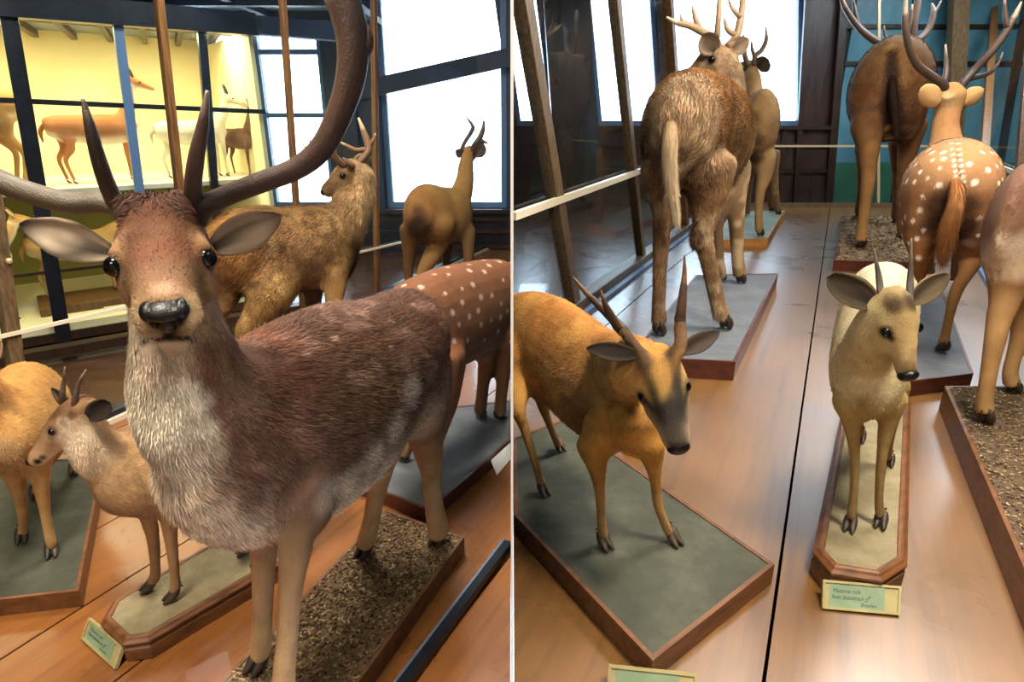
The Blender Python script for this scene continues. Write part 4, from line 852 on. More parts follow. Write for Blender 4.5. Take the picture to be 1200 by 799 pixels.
def edge_deer():
    zp = ZR + .10; hp = [(1153, 497), (1187, 461), (1262, 470), (1290, 455)]
    Hm, Fm, mid, d, n = frame_of([(1153, 497), (1187, 461), (1215, 430), (1240, 410)], zp)
    d = nrm(np.array([.75, .66, 0])); n = np.array([-d[1], d[0], 0])
    a = Animal('fallow_deer', (Hm[0], Hm[1], zp), 'brown deer with a pale groin, cut off at the edge of the picture', voxel=.0075, smooth=5)
    def l(u, z, v=0): return np.array([Hm[0], Hm[1], 0]) + d * u + n * v + np.array([0, 0, z])
    Yh = Hm[1]
    tr = [s_(1178, 262, Yh - .05, 8, 24), s_(1182, 262, Yh - .02, 18, 50), s_(1192, 262, Yh + .03, 34, 72), s_(1212, 265, Yh + .12, 42, 84), s_(1245, 268, Yh + .26, 44, 88), s_(1290, 268, Yh + .42, 42, 86), s_(1330, 262, Yh + .55, 34, 70), s_(1350, 260, Yh + .62, 12, 30)]
    a.add(Tube(tr, n, [('#7d5a48', '#85624a', '#cdb296')]*8, -1, .014, 24))
    a.add(Blob(P(1186, 305, Yh), m_of(Hm, 1) * np.array([17, 17, 50]), '#8a6442', .012))
    a.add(Tube([s_(1320, 235, Yh + .5, 30, 40), s_(1350, 190, Yh + .6, 22, 28), s_(1365, 150, Yh + .65, 17, 22), s_(1370, 135, Yh + .66, 12, 16)], n, [('#7d5a48', '#85624a', '#cdb296')]*4, -1, .012, 16))
    hd = Head(P(1368, 132, Yh + .66), P(1415, 160, Yh + .75), .06); a.add(hd.tube(('#7d5a48', '#8a684c', '#b59a78')))
    lg = ('#9a744a', '#a98050')
    a.leg(hp[0], zp, [(1184, 318, 24), (1178, 350, 17), (1170, 378, 12.5), (1166, 398, 11), (1160, 430, 9), (1155, 462, 8.6), (1154, 482, 10)], n, d, ('#8a6440', '#b08a58'), 1.15)
    a.leg(hp[1], zp, [(1206, 335, 24), (1201, 368, 14), (1196, 392, 10), (1189, 415, 8), (1184, 436, 8), (1186, 450, 9)], n, d, ('#9a7448', '#b58e5c'), 1.1)
    a.leg(hp[2], zp, [(1272, 330, 22), (1268, 370, 12), (1265, 410, 9), (1262, 455, 8.5)], n, d, lg, 1.1); a.leg(hp[3], zp, [(1298, 330, 22), (1295, 370, 12), (1292, 410, 9), (1290, 442, 8.5)], n, d, lg, 1.1)
    a.build(paint=[((1196, 290), .07, '#d8c3a8', .7), ((1198, 315), .06, '#cbb090', .6)], mottle=[(9, .14, None), (28, .12, None)], fur=40000, fw=.002, vary=.34)
    for sg in (1, -1): a.eye(hd.at(.38, .86 * sg, .3), .014); a.ear(hd.at(0, .7 * sg, .5), hd.at(-.25, 2.2 * sg, 1.5), .06, hd.T, '#85624a', '#b09a80')
    MB().ball(hd.at(.965, 0, .1), (.018, .024, .02), 12, np.array([hd.T, hd.lat, hd.up])).build('nose', M['nose'], a.root, True)
    return a

# ------------------------------------------------------------------ plain mounts inside the far lit cabinet
def small_mount(name, label, feet, left, h, cols, heading, horn=None, head_up=.42, neck_fwd=.22, spread=.5, head_turn=0., group=None, leg_k=.5, fur=5000):
    """feet: world point below the middle of the body; h: height of the back"""
    d = nrm(np.array([heading[0], heading[1], 0])); n = np.array([-d[1], d[0], 0]); f = np.asarray(feet, float)
    a = Animal(name, f, label, 'antelope', group, voxel=.011 * max(h, .5) / .7, smooth=4)
    l = lambda u, z, v=0: f + (d * u + n * v + np.array([0, 0, z])) * h
    tr = [(l(-.62, .82), .04*h, .06*h), (l(-.58, .82), .12*h, .13*h), (l(-.42, .80), .165*h, .18*h), (l(-.1, .77), .18*h, .21*h), (l(.2, .77), .175*h, .225*h), (l(.42, .80), .14*h, .19*h), (l(.54, .83), .08*h, .11*h), (l(.58, .84), .03*h, .04*h)]
    a.add(Tube(tr, n, cols, -1, .01, 18))
    pk = l(.5 + neck_fwd * 1.05, .90 + head_up)
    a.add(Tube([(l(.40, .87), .12*h, .15*h), (l(.50 + neck_fwd*.4, .95 + head_up*.3), .085*h, .10*h), (l(.5 + neck_fwd*.75, .9 + head_up*.7), .068*h, .078*h), (pk, .05*h, .06*h)], n, cols, -1, .009, 16))
    hdv = d * math.cos(head_turn) + n * math.sin(head_turn)
    hd = Head(pk + np.array([0, 0, .03*h]), pk + hdv * .33*h + np.array([0, 0, -.10*h]), .068*h); a.add(hd.tube(cols))
    for u, vs in ((-.47, 1), (-.40, -1), (.38, 1), (.46, -1)):
        hind = u < 0; v = .10 * vs; H = l(u, 0, v); r = .024*h
        pts = [(l(u + (.02 if hind else 0), .72, v), .08*h if hind else .062*h), (l(u + (.05 if hind else 0), .52, v), .055*h if hind else .042*h), (l(u - (.05 if hind else 0), .36, v), .032*h), (l(u - (.03 if hind else 0), .18, v), r), (l(u, .05, v), r*1.05)]
        a.add(Tube([(p, q, q*1.1) for p, q in pts], n, [(hx(cols[1]),)*3]*5, 1, .004, 12, 4)); hoof(a.root, H, d, h)
    a.build(mottle=[(10, .12, None)], fur=fur, fw=.003, vary=.2, fur_len=.8)
    a.eye(hd.at(.38, .9, .3), .015*h); a.eye(hd.at(.38, -.9, .3), .015*h)
    for sg in (1, -1): a.ear(hd.at(.02, .7*sg, .4), hd.at(-.25, 1.9*sg, 1.5), .075*h, hdv, cols[1], '#c9b090')
    if horn:
        for sg in (1, -1):
            mb = MB(); b = hd.at(.1, .4*sg, .9)
            mb.tube([b, b + (np.array([0, 0, .5]) - hdv*.12 + hd.lat*sg*.05) * horn*h, b + (np.array([0, 0, 1.]) - hdv*.30 + hd.lat*sg*.16) * horn*h], [.022*h, .016*h, .004*h], 10, hx('#2b221c')); mb.build('horn', M['antler'], a.root, True)
    t = [l(-.61, .84), l(-.67, .74), l(-.665, .60)]; mb = MB(); mb.tube(t, [.03*h, .028*h, .01*h], 10); mesh_obj('tail', mb.V, mb.F, M['skin'], a.root, np.tile(hx(cols[0]), (len(mb.V), 1)))
    return a
# ================================================================== THE ROOM
def kind(o, k='structure'): o['kind'] = k; return o
def wood(name, stops, rot, scale=3., st=(1, 14, 14), rough=.4, coat=.0, bump=.12, bs=30):
    # grain runs along the direction given by rot
    return noisy(mat(name, rough=rough, coat=coat), [(p, hxa(c)) for p, c in stops], scale, st, bump, bs, 7, rot, .004)

def clip(V, F, planes):
    bm = bmesh.new(); vs = [bm.verts.new(tuple(v)) for v in V]
    for f in F: bm.faces.new([vs[i] for i in f])
    for co, no in planes:                      # keeps the side the normal points away from
        bmesh.ops.bisect_plane(bm, geom=bm.verts[:] + bm.edges[:] + bm.faces[:], plane_co=tuple(co), plane_no=tuple(no), clear_outer=True)
        bmesh.ops.holes_fill(bm, edges=[e for e in bm.edges if e.is_boundary])
    bm.verts.index_update(); V2 = [tuple(v.co) for v in bm.verts]; F2 = [[v.index for v in f.verts] for f in bm.faces]; bm.free(); return V2, F2
def boards(name, p0, d, offs, z, planes, m, gap=.008, th=.03, reach=14.):
    d = nrm([d[0], d[1], 0]); n = np.array([-d[1], d[0], 0]); mb = MB()
    for a, b in zip(offs[:-1], offs[1:]):
        q = [p0[:2] + (d * s + n * o)[:2] for s, o in ((-reach, a + gap/2), (reach, a + gap/2), (reach, b - gap/2), (-reach, b - gap/2))]
        t = MB().prism([tuple(v) for v in q], z - th, z); V, F = clip(t.V, t.F, planes)
        if V: mb.add(V, F)
    return kind(mb.build(name, m))

# --- lines of the two glass cases
LG0, LG1 = G(122, 495), G(441, 350); LGd = nrm(LG1 - LG0); LGn = np.array([-LGd[1], LGd[0], 0])     # glass wall behind the fallow buck
FG0, FG1 = G(480, 799), G(600, 636); FGd = nrm(FG1 - FG0); FGn = np.array([-FGd[1], FGd[0], 0])      # glass in front of it
RG0, RG1 = G(690, 350, ZR), G(830, 250, ZR); RGd = nrm(RG1 - RG0); RGn = np.array([-RGd[1], RGd[0], 0])
RS0, RS1 = G(1165, 320, ZR), G(1145, 290, ZR); RSd = nrm(RS1 - RS0); RSn = np.array([-RSd[1], RSd[0], 0])
YL, YR = 7.0, G(975, 242, ZR)[1] + .28
YG = G(975, 243, ZR)[1]
XM = .004

M['wall_w'] = mat('wall_white_paint', hx('#f4f2ee'), .6)
def floorboard(name, stops, ang, stain, rough, coat, cr_=.24, ci_=1.5):
    m = wood(name, stops, ang, 1.1, (1, 22, 22), rough, coat, .03, 9); nt = m.node_tree; b = nt.nodes['Principled BSDF']
    ge = N(m, 'ShaderNodeNewGeometry'); n = N(m, 'ShaderNodeTexNoise'); n.inputs['Scale'].default_value = 1.7; n.inputs['Detail'].default_value = 5; n.inputs['Roughness'].default_value = .6
    L(m, ge.outputs['Position'], n.inputs['Vector']); r = ramp(m, stain); L(m, n.outputs['Fac'], r.inputs['Fac'])
    x = N(m, 'ShaderNodeMix', data_type='RGBA', blend_type='MULTIPLY'); x.inputs[0].default_value = 1.
    old = b.inputs['Base Color'].links[0].from_socket; L(m, old, x.inputs[6]); L(m, r.outputs[0], x.inputs[7])
    n2 = N(m, 'ShaderNodeTexNoise'); n2.inputs['Scale'].default_value = 16; n2.inputs['Detail'].default_value = 4; L(m, ge.outputs['Position'], n2.inputs['Vector'])
    r2 = ramp(m, [(.25, (.5, .47, .5, 1)), (.42, (1, 1, 1, 1))]); L(m, n2.outputs['Fac'], r2.inputs['Fac'])
    y = N(m, 'ShaderNodeMix', data_type='RGBA', blend_type='MULTIPLY'); y.inputs[0].default_value = .18; L(m, x.outputs[2], y.inputs[6]); L(m, r2.outputs[0], y.inputs[7]); L(m, y.outputs[2], b.inputs['Base Color'])
    mr = N(m, 'ShaderNodeMapRange'); mr.inputs['From Min'].default_value = .3; mr.inputs['From Max'].default_value = .7; mr.inputs['To Min'].default_value = rough - .08; mr.inputs['To Max'].default_value = rough + .12
    L(m, n.outputs['Fac'], mr.inputs['Value']); L(m, mr.outputs[0], b.inputs['Roughness']); b.inputs['Coat Roughness'].default_value = cr_; b.inputs['Coat IOR'].default_value = ci_
    return m
M['floorL'] = floorboard('floor_wood_warm', [(.3, '#70441f'), (.5, '#8d5a2a'), (.7, '#7a4a24')], math.atan2((G(240,620)-G(97,711))[1], (G(240,620)-G(97,711))[0]), [(.2, (.65, .6, .58, 1)), (.5, (.95, .9, .88, 1)), (.75, (1.1, 1.05, 1., 1))], .30, .45)
M['floorR'] = floorboard('floor_wood_worn', [(.3, '#5c3d18'), (.5, '#7b541f'), (.7, '#68461a')], math.atan2(RGd[1], RGd[0]), [(.22, (.62, .58, .58, 1)), (.5, (.95, .92, .92, 1)), (.72, (1.25, 1.15, .95, 1))], .3, 1., .36, 1.8)
M['sub'] = mat('floor_gap', hx('#0c0806'), 1., 0, 0)
M['hall'] = wood('floor_wood_dark', [(.3, '#3a241a'), (.6, '#5d3c2a'), (.8, '#4a2f22')], 0, 2, (1, 6, 6), .25, .3)
M['dark_wood'] = wood('wood_dark', [(.3, '#20140e'), (.6, '#3b2618'), (.8, '#2a1b12')], 0, 4, (9, 9, 1), .4)
M['post_wood'] = wood('wood_post', [(.3, '#4a3018'), (.6, '#7a5530'), (.8, '#5d3e20')], 0, 4, (12, 12, 1), .38)
M['bronze'] = noisy(mat('bronze_frame', rough=.36, metal=.2), [(.3, hxa('#4a3a28')), (.6, hxa('#7d6648')), (.8, hxa('#8f7854'))], 14, (6, 6, 1), .15, 60)
M['blackmetal'] = noisy(mat('black_frame', rough=.3, metal=.3), [(.3, hxa('#12151c')), (.7, hxa('#232a36'))], 12)
M['brass'] = mat('rail_brass', hx('#d9c49a'), .3, .4)
M['cream'] = mat('rail_cream', hx('#e6d8bc'), .4)
M['yellow'] = noisy(mat('cabinet_yellow_paint', rough=.6), [(.3, hxa('#eadda4')), (.7, hxa('#f2e8c0'))], 2)
M['olive'] = noisy(mat('cabinet_olive_lower', rough=.6), [(.3, hxa('#75722c')), (.7, hxa('#8c883a'))], 2)  # lower back panel, olive below the pale yellow one
M['bluegrey'] = noisy(mat('wall_bluegrey_paint', rough=.55), [(.3, hxa('#16233a')), (.7, hxa('#22344e'))], 3)
M['ceil'] = mat('ceiling_paint', hx('#7f878c'), .6); M['ceil_blue'] = mat('ceiling_paint_blue', hx('#a9bccb'), .5)
M['wain_dark'] = wood('wainscot_wood_dark', [(.3, '#0f0d10'), (.6, '#221d22'), (.8, '#171418')], 0, 3, (6, 6, 1), .35)
M['wain'] = wood('wainscot_wood', [(.3, '#241813'), (.6, '#46302a'), (.8, '#33231d')], 0, 3, (6, 6, 1), .35)
M['teal'] = noisy(mat('wall_teal_and_reflection', rough=.35), [(.3, hxa('#2f5c6a')), (.55, hxa('#5a8894')), (.75, hxa('#3a6a6c'))], 1.6, (1, 1, .5))  # teal wall; glass reflections are put into its paler blue-grey tones
M['green'] = noisy(mat('wall_green_paint', rough=.4), [(.3, hxa('#27503f')), (.7, hxa('#3d7058'))], 2)
M['frame_blue'] = mat('window_frame_paint', hx('#5b7da8'), .45)

def glassmat(name, tint, refl, ior=1.45):
    m = bpy.data.materials.new(name); m.use_nodes = True; nt = m.node_tree; nt.nodes.clear()
    o = N(m, 'ShaderNodeOutputMaterial'); t = N(m, 'ShaderNodeBsdfTransparent'); g = N(m, 'ShaderNodeBsdfGlossy'); x = N(m, 'ShaderNodeMixShader')
    f = N(m, 'ShaderNodeFresnel'); f.inputs['IOR'].default_value = ior; k = N(m, 'ShaderNodeMath', operation='MULTIPLY'); k.inputs[1].default_value = refl
    t.inputs['Color'].default_value = tuple(tint) + (1,); g.inputs['Roughness'].default_value = .02
    L(m, f.outputs[0], k.inputs[0]); L(m, k.outputs[0], x.inputs['Fac']); L(m, t.outputs[0], x.inputs[1]); L(m, g.outputs[0], x.inputs[2]); L(m, x.outputs[0], o.inputs['Surface'])
    return m
M['glass'] = glassmat('case_glass', (.95, .975, .985), .16)
M['glass_front'] = glassmat('front_glass', (.99, .993, .995), .008)
M['window_glass'] = glassmat('window_glass', (.98, .99, 1.), .2)

# --- partition between the two bays
M['wall_blue'] = mat('wall_slate_paint', hx('#34465a'), .7)  # unseen sides kept dark, put in to cut glass reflections and bounce light
wm = kind(MB().box((-XM/2, .862, -.1), (XM/2, YL + 3, 3.4)).build('wall_middle', M['wall_blue'])); MB().box((-XM/2, .86, -.1), (XM/2, .862, 3.4)).build('edge_strip', M['wall_w'], wm)

# --- floors
dL = nrm((G(240, 620) - G(97, 711)) * [1, 1, 0]); nL = np.array([-dL[1], dL[0], 0])
o2 = float(np.dot(G(47, 745) - G(97, 711), nL)); w = abs(o2)
offs = [k * max(w, .35) for k in range(-9, 12)]
boards('floor_front', G(97, 711)[:2], dL, offs, 0, [((-XM, 0, 0), (1, 0, 0)), (LG0 + LGn * .06, LGn), ((0, -2.4, 0), (0, -1, 0))], M['floorL'], .007)
boards('floor_under', G(97, 711)[:2], dL, [-8, 9], -.031, [((-XM, 0, 0), (1, 0, 0)), (LG0 + LGn * .06, LGn), ((0, -2.4, 0), (0, -1, 0))], M['sub'], 0, .003)
kind(MB().box((-9, -2.6, -.16), (-XM, 10.2, -.035)).build('floor_hall', M['hall']))
dR = nrm((G(970, 262, ZR) - G(895, 799, ZR)) * [1, 1, 0])
boards('floor_bay', G(895, 799, ZR)[:2], dR, [-6.5, -5.2, -3.9, -2.6, -1.25, 0, 1.05, 2.2, 3.4, 4.7], ZR, [((XM, 0, 0), (-1, 0, 0)), ((0, -2.4, 0), (0, -1, 0)), ((0, YR, 0), (0, 1, 0)), (RG0 + RGn * .05, RGn)], M['floorR'], .008)
boards('floor_under', G(895, 799, ZR)[:2], dR, [-6.5, 4.7], ZR - .031, [((XM, 0, 0), (-1, 0, 0)), ((0, -2.4, 0), (0, -1, 0)), ((0, YR, 0), (0, 1, 0)), (RG0 + RGn * .05, RGn)], M['sub'], 0, .003)
kind(MB().box((XM, -2.6, .12), (12, 10.2, ZR - .035)).build('floor_lower', M['hall']))
kind(MB().box((-9, -2.6, 3.25), (12, 10.2, 3.4)).build('ceiling', M['ceil']))
# --- hall behind the viewer
kind(MB().box((-9.1, -2.75, -.2), (12.1, -2.6, 3.4)).build('wall_rear', M['ceil']))
kind(MB().box((-9.15, -2.7, -.2), (-9, 10.2, 3.4)).build('wall_west', M['ceil'])); kind(MB().box((12, -2.7, -.2), (12.15, 10.2, 3.4)).build('wall_east', M['teal']))

def X(px, Y, py=140): return P(px, py, Y)[0]
def Z(py, Y, px=600): return P(px, py, Y)[2]
def window_wall(name, Y, x0, x1, z0, ztop, sill, ops, m, head=3.1, th=.18):
    mb = MB(); mb.box((x0, Y, z0), (x1, Y + th, sill)); mb.box((x0, Y, head), (x1, Y + th, ztop)); c = x0
    for a, b in ops + [(x1, x1)]:
        if a > c: mb.box((c, Y, sill), (a, Y + th, head))
        c = b
    return kind(mb.build(name, m))
WN = [0]
def window(Y, a, b, z0, z1, nx=1, nz=2, m=None, fw=.06, bars=None):
    WN[0] += 1; o = kind(MB().box((a, Y + .05, z0), (a + fw, Y + .13, z1)).box((b - fw, Y + .05, z0), (b, Y + .13, z1)).box((a + fw, Y + .05, z0), (b - fw, Y + .13, z0 + fw)).box((a + fw, Y + .05, z1 - fw), (b - fw, Y + .13, z1)).build('window_%d' % WN[0], m or M['frame_blue']))
    mb = MB()
    for i in range(1, nx): x = a + (b - a) * i / nx; mb.box((x - .02, Y + .06, z0 + fw), (x + .02, Y + .12, z1 - fw))
    for z in (bars or []): mb.box((a + fw, Y + .06, z - .025), (b - fw, Y + .12, z + .025))
    if mb.V: mb.build('muntin', m or M['frame_blue'], o)
    MB().box((a + fw, Y + .088, z0 + fw), (b - fw, Y + .094, z1 - fw)).build('window_pane', M['window_glass'], o)
# window wall of the first bay
sl = Z(244, YL); opsL = [(X(40, YL), X(175, YL)), (X(192, YL), X(292, YL)), (X(304, YL), X(384, YL)), (X(447, YL), -.06)]
window_wall('wall_window', YL, -9, -XM, -.16, 3.3, sl, opsL, M['bluegrey'])
for (a, b), bars in zip(opsL, ([Z(40, YL)], [Z(70, YL)], [Z(60, YL), Z(135, YL)], [])): window(YL, a, b, sl, 3.1, 1, 1, bars=bars)
mb = MB().box((-9, YL - .05, -.1), (-XM, YL, sl - .03)); kind(mb.build('wall_wainscot', M['wain_dark']))
mb = MB()
for yy in (256, 270, 288): z = Z(yy, YL); mb.box((-9, YL - .085, z - .018), (-XM, YL - .05, z + .018))
mb.box((-9, YL - .12, sl - .04), (-XM, YL - .05, sl)); kind(mb.build('trim_1', M['dark_wood']))
kind(MB().bar(P(395, 112, YL - .12), P(598, 67, YL - .12), .09, .17).build('trim_2', M['bluegrey']))
kind(MB().box((X(386, YL), YL - .10, sl), (X(420, YL), YL, 3.25)).box((X(424, YL), YL - .06, sl), (X(446, YL), YL, 3.25)).build('trim_3', M['bluegrey']))
kind(MB().box((-9, 4.3, 2.36), (X(436, YL), YL, 2.42)).build('ceiling_low', M['ceil_blue']))
kind(MB().box((-9, 4.26, 2.28), (X(436, YL), 4.3, 3.25)).build('light_blocker', M['bluegrey']))  # added out of view to block bright ceiling light reflecting in the floor
mb = MB()
for k in range(9): mb.box((-9 + k * .95, 4.3, 2.30), (-8.93 + k * .95, YL, 2.36))
for y_ in (4.9, 5.7, 6.5): mb.box((-9, y_, 2.28), (X(436, YL), y_ + .08, 2.36))
kind(mb.build('trim_7', M['bluegrey']))
# window wall of the second bay
sR = Z(147, YR); opsR = [(X(606, YR), X(652, YR)), (X(702, YR), X(778, YR)), (X(794, YR), X(943, YR))]
window_wall('wall_far', YR, XM, 12, .12, 3.3, sR, opsR, M['wain'])
for (a, b), nx in zip(opsR, (1, 2, 2)): window(YR, a, b, sR, 3.1, nx, 1)
mb = MB().box((XM, YR - .05, ZR - .1), (X(978, YR), YR, sR - .05)); 
kind(mb.build('wall_panelling', M['wain']))
mb = MB(); mb.box((XM, YR - .11, sR - .05), (X(978, YR), YR, sR)); 
for yy in (170, 200): z = Z(yy, YR); mb.box((XM, YR - .08, z - .025), (X(978, YR), YR - .05, z + .025))
for xx in (640, 700, 790, 860, 920): mb.box((X(xx, YR) - .04, YR - .075, ZR - .1), (X(xx, YR) + .04, YR - .05, sR - .05))
kind(mb.build('trim_5', M['dark_wood']))
kind(MB().box((X(655, YR), YR - .35, ZR - .1), (X(704, YR), YR - .12, 3.25)).build('wall_pier', M['wain']))
kind(MB().box((X(978, YR), YR - .06, Z(190, YR)), (11.9, YR, 3.25)).build('wall_teal', M['teal'])); kind(MB().box((X(978, YR), YR - .06, ZR - .1), (11.9, YR, Z(190, YR))).build('wall_green', M['green']))
mb = MB()
for xx, wd in ((945, .07), (985, .10), (1062, .03), (1185, .09), (1240, .09)): mb.box((X(xx, YR) - wd/2, YR - .10, ZR - .1), (X(xx, YR) + wd/2, YR - .06, 3.25))
for yy in (32, 75): mb.box((X(985, YR), YR - .09, Z(yy, YR) - .025), (11.9, YR - .06, Z(yy, YR) + .025))
kind(mb.build('trim_6', M['dark_wood']))

def lean(o, k=.15):
    for v in o.data.vertices:
        z = (o.matrix_world @ v.co).z if o.parent is None else v.co.z + o.parent.location.z
        v.co.x -= k * max(0., z + (o.location.z if o.parent is None else 0) * 0 - sR)
bpy.context.view_layer.update()
for o in list(bpy.data.objects):                # the old frames of the far wall lean a little, like the posts of the case
    if o.type == 'MESH' and (o.name in ('wall_far', 'wall_pier', 'trim_6') or (o.name.startswith('window_') and o.name.split('.')[0] in ('window_5', 'window_6', 'window_7')) or (o.parent and o.parent.name in ('window_5', 'window_6', 'window_7'))): lean(o)
# ------------------------------------------------------------------ the glass cases
def pane(case, a, b, z0, z1, m='glass', th=.008, lean_a=0, lean_b=0, nudge=0):
    d = nrm(np.asarray(b) - a); n = np.array([-d[1], d[0], 0]) * th / 2; d2 = nrm([d[0], d[1], 0])
    A0, B0 = np.array([a[0], a[1], z0]), np.array([b[0], b[1], z0]); A1 = np.array([a[0], a[1], z1]) + d2 * lean_a; B1 = np.array([b[0], b[1], z1]) + d2 * lean_b
    V = [A0 - n, B0 - n, B0 + n, A0 + n, A1 - n, B1 - n, B1 + n, A1 + n]
    return MB().add(V, [(3,2,1,0),(4,5,6,7),(0,1,5,4),(1,2,6,5),(2,3,7,6),(3,0,4,7)]).build('glass_pane', M[m], case)
def post(case, p0, n, bot, top, w, m, ztop, d=None, dz=0, name='post'):
    A = PLN(bot[0], bot[1], p0, n); B = PLN(top[0], top[1], p0, n); t = B - A; A = A - t * ((A[2] - dz) / t[2]); B = A + t * ((ztop - dz) / t[2])
    o = MB().bar(A, B, w, d or w * .8, up=n).build(name, M[m], case, bev=.004); return A, B

case = empty('glass_case', tuple(G(235, 444)), 'long glazed case wall with wooden posts behind the big fallow buck', 'glass case', 'glazed walls of the cases')
ZT = 2.75; ends = []
for bot, top, w, m in (((33, 535), (-41, 0), .055, 'bronze'), ((235, 444), (186, 0), .042, 'post_wood'), ((357, 388), (331, 0), .04, 'post_wood'), ((442, 350), (438, 0), .045, 'post_wood')):
    ends.append(post(case, LG0, LGn, bot, top, w, m, ZT))
far = LG0 + LGd * (-.30 - LG0[0]) / LGd[0]; lead = ends[0][0] - LGd * 1.2
pts = [(lead, lead)] + ends + [(far, far + np.array([0, 0, ZT]))]
for (a0, a1), (b0, b1) in zip(pts[:-1], pts[1:]):
    la = np.dot((a1 - a0)[:2], LGd[:2]); lb = np.dot((b1 - b0)[:2], LGd[:2])
    pane(case, a0 + LGd * .02, b0 - LGd * .02, .05, ZT, lean_a=la, lean_b=lb)
MB().bar(lead + [0, 0, .025], far + [0, 0, .025], .07, .05).build('track', M['blackmetal'], case, bev=.004)
MB().bar(lead - LGn * .045 + [0, 0, .012], far - LGn * .045 + [0, 0, .012], .02, .024).build('track', M['cream'], case)
ra, rb = PLN(-60, 406.6, LG0, LGn), PLN(475, 282, LG0, LGn); MB().bar(ra - LGn * .025, rb - LGn * .025, .012, .016).build('rail', M['cream'], case)
MB().bar(lead + [0, 0, ZT], far + [0, 0, ZT], .10, .08).build('top_rail', M['post_wood'], case)
MB().ball(PLN(5, 305, LG0, LGn) - LGn * .03, .012).build('screw', M['brass'], case, True)

front = empty('glass_case', tuple(G(540, 717)), 'black metal sill carrying the front glass, at the brown floor beside the soil plinth', 'glass case', 'glazed walls of the cases')
fa, fb = FG0 - FGd * .55, FG1 - FGd * .03
MB().bar(fa + [0, 0, .016], fb + [0, 0, .016], .030, .032).build('sill', M['blackmetal'], front, bev=.003)
MB().bar(fa + FGn * .018 + [0, 0, .020], fb + FGn * .018 + [0, 0, .020], .008, .024).build('sill_edge', mat('steel_edge', hx('#9fb6d6'), .25, .8), front)
pane(front, fa, fb, .03, 1.75, 'glass_front', .006)

rcase = empty('glass_case', tuple(G(752, 306, ZR)), 'glazed case wall with leaning bronze posts beside the tall shaggy deer', 'glass case', 'glazed walls of the cases')
ZT2 = 3.05; ends = []; st = RG0 - RGd * ((RG0[0] - .03) / RGd[0]); cor = RG0 + RGd * ((YG - RG0[1]) / RGd[1])
for bot, top, w, m in (((673, 362), (612, 0), .085, 'bronze'), ((752, 306), (720, 0), .075, 'bronze'), ((803, 269), (782, 0), .09, 'post_wood')): ends.append(post(rcase, RG0, RGn, bot, top, w, m, ZT2, dz=ZR))
pts = [(st, st)] + ends + [(cor, cor + np.array([0, 0, ZT2 - ZR]))]
for i, ((a0, a1), (b0, b1)) in enumerate(zip(pts[:-1], pts[1:])):
    la = np.dot((a1 - a0)[:2], RGd[:2]) if i else 0; lb = np.dot((b1 - b0)[:2], RGd[:2])
    pane(rcase, a0 + RGd * .02, b0 - RGd * .02, ZR + .05, ZT2, lean_a=max(la, -np.dot(a0 - st, RGd)), lean_b=lb)
MB().bar(st + [0, 0, .03], cor + [0, 0, .03], .10, .06).build('track', M['bronze'], rcase, bev=.005)
MB().bar(st - RGn * .10 + [0, 0, .012], cor - RGn * .10 + [0, 0, .012], .035, .025).build('track', M['frame_blue'], rcase)
ra, rb = PLN(603, 250, RG0, RGn), PLN(832, 170, RG0, RGn); ra = ra + (rb - ra) * ((.006 + RGn[0] * .03 - ra[0]) / (rb[0] - ra[0])); MB().bar(ra - RGn * .03, rb - RGn * .03, .03, .035).build('rail', M['cream'], rcase)

bcase = empty('glass_case', tuple(G(1114, 244, ZR)), 'glazed case end with a wide corner post in front of the teal wall', 'glass case', 'glazed walls of the cases')
cr2 = RS0 + RSd * ((YG - RS0[1]) / RSd[1]); BN = np.array([0, 1., 0])
bl = cor + [.05, 0, 0]
MB().bar(bl + [0, 0, .03], cr2 + [0, 0, .03], .06, .06).build('track', M['bronze'], bcase)
post(bcase, cr2, BN, (1113, 244), (1124, 0), .19, 'bronze', ZT2, .12, ZR)
post(bcase, cr2, BN, (1029, 243), (1030, 0), .035, 'brass', ZT2, .03, ZR, 'rod')
zr = PLN(900, 171, cr2, BN)[2]; MB().bar((bl[0], YG - .04, zr), (cr2[0] - .1, YG - .04, zr), .025, .025).build('rail', M['brass'], bcase)
MB().box((bl[0] + .02, YG - .004, ZR + .06), (cr2[0] - .08, YG + .004, ZT2)).build('glass_pane', M['glass'], bcase)
scase = empty('glass_case', tuple(RS0), 'glazed case side with pale wooden posts beside the chestnut spotted deer', 'glass case', 'glazed walls of the cases')
nr = RS0 - RSd * 2.5; pr = []
for bot, top, w, m in (((1146, 291), (1166, 0), .09, 'post_wood'), ((1186, 350), (1212, 0), .085, 'post_wood')): pr.append(post(scase, RS0, RSn, bot, top, w, m, ZT2, dz=ZR))
MB().bar(nr + [0, 0, .03], cr2 - RSd * .08 + [0, 0, .03], .08, .06).build('track', M['blackmetal'], scase)
MB().bar(nr + RSn * .09 + [0, 0, .015], cr2 - RSd * .08 + RSn * .09 + [0, 0, .015], .03, .03).build('track', M['frame_blue'], scase)
ra, rb = PLN(1216, 211, RS0, RSn), PLN(1122, 173, RS0, RSn); MB().bar(ra + RSn * .03, rb + RSn * .03, .025, .03).build('rail', M['cream'], scase)
MB().add(*(lambda q: (q.V, q.F))(MB().bar(nr + [0, 0, 1.45], cr2 - RSd * .1 + [0, 0, 1.45], .008, 2.6))).build('glass_pane', M['glass'], scase)

